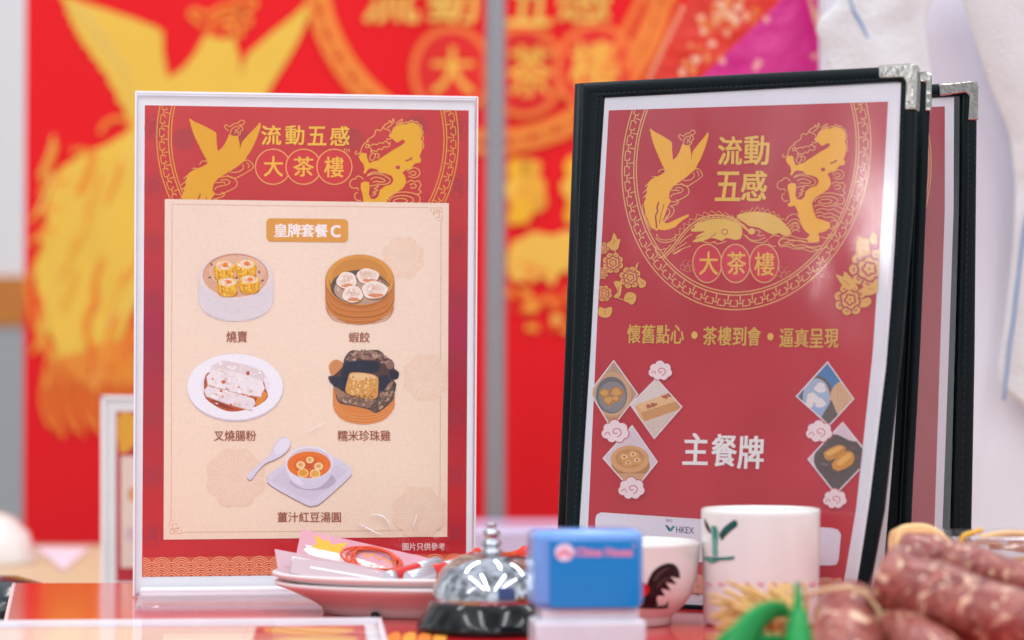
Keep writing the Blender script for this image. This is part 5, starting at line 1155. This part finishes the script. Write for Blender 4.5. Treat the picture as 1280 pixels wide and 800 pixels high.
leaf([at(993, 800, 1.075), at(996, 775, 1.078), at(998, 755, 1.082), at(996, 728, 1.088)], [0.005, 0.004, 0.0022, 0.0004], 0.6)
leaf([at(950, 793, 1.07), at(930, 789, 1.065), at(912, 794, 1.06), at(895, 808, 1.055)], [0.002, 0.004, 0.004, 0.002], 0.5)
leaf([at(1020, 850, 1.06), at(975, 815, 1.07), at(945, 812, 1.065), at(915, 825, 1.06)], [0.005, 0.009, 0.009, 0.004], 0.3)
# pale orange wedge
PW = Plane((0, 1.212, 0), (0.15, -1, 0.2))
wdg = px_slab('fruit_wedge', PW, catmull([(1117, 712), (1116, 690), (1117, 668), (1122, 659), (1135, 656), (1152, 656), (1168, 662), (1182, 674), (1196, 690), (1202, 712)], 3), 0.006, 0.016, mat('pale_orange_flesh', (0.90, 0.58, 0.27), 0.35, sss=0.4, noise_amt=0.08, noise_scale=60), None)
bevel(wdg, 0.004, 4); smooth_angle(wdg, 60); tag(wdg, 'pale orange rounded wedge resting behind the top of the sausage heap', 'fruit wedge')
# clear food box with yellow strips
fbx = empty('food_box', 'clear plastic food box with tan filling and a yellow strip, behind the sausages', 'food box')
bxc = at(1262, 690, 1.27); zt_ = at(1262, 674, 1.25).z
box('tub', (bxc.x, 1.285, zt_ / 2), (0.064, 0.070, zt_ - 0.002), clear_mat('clear_tub', (0.93, 0.92, 0.93), 1.5, 0.1, bump=0.1, scale=30, base=0.06), fbx, None, 0.004)
box('rim', (bxc.x, 1.285, zt_), (0.071, 0.077, 0.0022), clear_mat('clear_rim', (0.90, 0.88, 0.90), 1.5, 0.15, base=0.22), fbx, None, 0.001)
YEL = mat('tan_orange_filling', (0.74, 0.46, 0.22), 0.4, coat=0.3, noise_amt=0.25, noise_scale=70)
vs, fs = [], []
for k in range(26):
    p0 = Vector((bxc.x + random.uniform(-.028, .026), 1.285 + random.uniform(-.028, .028), zt_ - random.uniform(0.004, 0.03))); d = Vector((random.uniform(-1, 1), random.uniform(-1, 1), random.uniform(-.2, .2))).normalized() * 0.012
    v, f = tube_me([p0 - d, p0 + Vector((0, 0, .001)), p0 + d], 0.0014, 7); b = len(vs); vs += v; fs += [tuple(b + i for i in g) for g in f]
obj('filling', mesh('filling', vs, fs, True), YEL, fbx)
vs, fs = tube_me(catmull([tuple(at(x, y, 1.243)) for x, y in ((1203, 690), (1202, 676), (1206, 669), (1216, 666), (1228, 662))], 5, False), 0.0013, 8)
obj('strip', mesh('strip', vs, fs, True), mat('bright_yellow_strip', (0.80, 0.46, 0.03), 0.35, coat=0.3), fbx)
vs, fs = tube_me(catmull([tuple(at(x, y, 1.26)) for x, y in ((1225, 672), (1245, 668), (1262, 666), (1285, 667))], 5, False), 0.0016, 8)
obj('strip', mesh('strip', vs, fs, True), YEL, fbx)

# ================================================================== CLOTHS behind the menu book
CLOTH = mat('white_cotton', (0.76, 0.75, 0.85), 0.85, noise_amt=0.03, noise_scale=25, bump=0.2, bump_scale=500)
TERRY = mat('white_terry', (0.86, 0.86, 0.88), 0.95, noise_amt=0.05, noise_scale=60, bump=1.0, bump_scale=420, bump_dist=0.003)
BLUET = mat('blue_stitch', (0.16, 0.30, 0.55), 0.7)
ccx, ccy = at(1330, 400, 2.0).x, 2.06
vs, fs, n_, m_r = [], [], 120, 50
for j in range(m_r + 1):
    z = -0.0495 + 0.56 * j / m_r
    for i in range(n_):
        t = 2 * math.pi * i / n_; fold = 0.006 * math.sin(t * 9 + z * 3) + 0.010 * math.sin(t * 4 + 1.3 - z * 5) + 0.004 * noise.noise(Vector((t * 3, z * 8, 0)))
        vs.append((ccx + (0.200 + fold) * math.cos(t), ccy + (0.150 + fold) * math.sin(t), z))
for j in range(m_r):
    for i in range(n_): fs.append((j * n_ + i, j * n_ + (i + 1) % n_, (j + 1) * n_ + (i + 1) % n_, (j + 1) * n_ + i))
fs.append(tuple(range(n_))[::-1]); fs.append(tuple(m_r * n_ + i for i in range(n_)))
coat = obj('coat', mesh('coat', vs, fs, True), CLOTH); tag(coat, 'plain white cloth coat standing behind the menu book at the right edge', 'coat')
def cloth(name, Lp, Rp, y, wav, m, label, cat, group=None, th=0.006, n=40, k=24, seed=0.0):
    def par(pl, t):
        q = t * (len(pl) - 1); j = min(int(q), len(pl) - 2); return edge(pl[j], pl[j + 1], q - j)
    Lp, Rp = catmull(Lp, 5, False), catmull(Rp, 5, False); vs, fs = [], []
    for j in range(n + 1):
        a_, b_ = par(Lp, j / n), par(Rp, j / n)
        for i in range(k + 1):
            u = i / k; x, yy = edge(a_, b_, u); p = at(x, yy, y)
            d = wav * (math.sin(u * 5 + seed + p.z * 6) + 0.5 * math.sin(u * 11 + seed * 2 - p.z * 9)) + 0.35 * wav * noise.noise(p * 40) + 0.012 * (u - 0.5) ** 2
            vs.append(at(x, yy, y + d))
    for j in range(n):
        for i in range(k): c = j * (k + 1) + i; fs.append((c, c + 1, c + k + 2, c + k + 1))
    o = obj(name, mesh(name, vs, fs, True), m); md = o.modifiers.new('thickness', 'SOLIDIFY'); md.thickness = th; md.offset = -1; subsurf(o, 1); tag(o, label, cat, group); return o
tR = cloth('towel', [(1196, -40), (1210, 20), (1241, 111), (1262.6, 162), (1269, 208), (1270, 240), (1267, 298), (1259, 366), (1252, 420), (1246, 465), (1250, 486)], [(1420, -40), (1420, 20), (1420, 111), (1420, 162), (1420, 208), (1420, 250), (1420, 330), (1420, 400), (1420, 470), (1415, 520), (1380, 575)], 1.885, 0.006, TERRY, 'white terry towel hanging down the right edge, with a blue stitched hem', 'towel', 'white towels', 0.007)
tL = cloth('towel', [(1056, -40), (1050, 4), (1022, 32), (1026, 52), (1032, 72), (1040, 100), (1050, 150), (1060, 220)], [(1180, -40), (1165, 0), (1157, 34), (1160, 62), (1167, 100), (1172, 130), (1176, 160), (1178, 230)], 1.875, 0.004, TERRY, 'white towel end with a blue stitched line above the metal menu corner', 'towel', 'white towels', 0.007, seed=1.0)
def stitch_line(parent, pts, y, r=0.0012):
    vs, fs = [], []; P_ = catmull(pts, 6, False)
    v, f = tube_me([at(x, yy, y) for x, yy in P_], r, 6); obj('stitched_line', mesh('stitched_line', v, f, True), BLUET, parent)
stitch_line(tR, [(1290, 250), (1280, 289), (1267, 400), (1262.6, 427), (1255, 500)], 1.879)
stitch_line(tL, [(1060, -40), (1064, 5), (1080, 37), (1096, 80), (1104, 130)], 1.866)
# festive printed cloths
RP_ = Plane((0, 2.20, 0), (0.05, -1, 0)); SAL = 'f2b48a'
REDC = mat('red_festive_cloth', (0.80, 0.035, 0.012), 0.45, coat=0.2, noise_amt=0.25, noise_scale=14, bump=0.9, bump_scale=9, bump_dist=0.03); MAG = mat('magenta_satin', (0.70, 0.012, 0.26), 0.35, coat=0.2, noise_amt=0.18, noise_scale=16, bump=0.9, bump_scale=9, bump_dist=0.03)
rcl = px_slab('festive_cloth', RP_, [(885, -40), (858, 4), (836, 48), (810, 96), (796, 140), (800, 420), (980, 420), (980, -40)], 0, 0.004, REDC, None, 0.001); tag(rcl, 'red cloth with salmon blossoms showing above the menu book', 'cloth', 'festive cloths')
a = Art(RP_)
for k in range(46):
    t = random.random(); cx_, cy_ = random.choice(((902, 14), (915, 8), (890, 30), (880, 62), (868, 84), (905, 30), (925, 18)));
    a.ell(cx_ + random.gauss(0, 9), cy_ + random.gauss(0, 8), random.uniform(3, 7), random.uniform(3, 7), random.choice(['f4b890', 'ef9a5c', 'f6c8a4', 'e8743a']), n=12, wob=.15)
for k in range(10): a.ell(812 + k * 4.5, 96 - k * 9.5, 3.5, 5, 'f0a078', n=10)
a.build('blossom_print', rcl)
MG_ = Plane((0, 2.14, 0), (-0.05, -1, 0))
mcl = px_slab('festive_cloth', MG_, [(990, -40), (976, 0), (946, 30), (915, 60), (880, 94), (855, 125), (850, 420), (1060, 420), (1044, 140), (1034, 94), (1028, 65), (1019, 32), (1012, 0), (1010, -40)], 0, 0.004, MAG, None, 0.001); tag(mcl, 'magenta satin cloth between the red cloth and the white towel', 'cloth', 'festive cloths')
a = Art(MG_)
for cx_, cy_ in ((903, 76), (945, 84), (948, 78), (958, 24), (1018, 70)): a.ell(cx_, cy_, 4.5, 4.5, 'f4a8a0', n=12, wob=.2); a.build('blossom_print', mcl)
PK = Plane((0, 2.10, 0), (0, -1, 0))
pcl = px_slab('festive_cloth', PK, [(1008, -40), (1011, 0), (1018, 28), (1024, 42), (1042, 30), (1060, 0), (1060, -40)], 0, 0.004, mat('salmon_lace', (0.85, 0.42, 0.28), 0.6, noise_amt=0.2, noise_scale=60), None, 0.001); tag(pcl, 'salmon scalloped cloth edge with magenta spots, beside the white towel', 'cloth', 'festive cloths')
a = Art(PK); a.ell(1032, 8, 14, 16, 'd41878', n=16, wob=.1); a.ell(1036, 6, 7, 7, 'f2b0a0', n=14); a.ell(1018, 2, 4, 6, 'd43880', n=10); a.build('blossom_print', pcl)
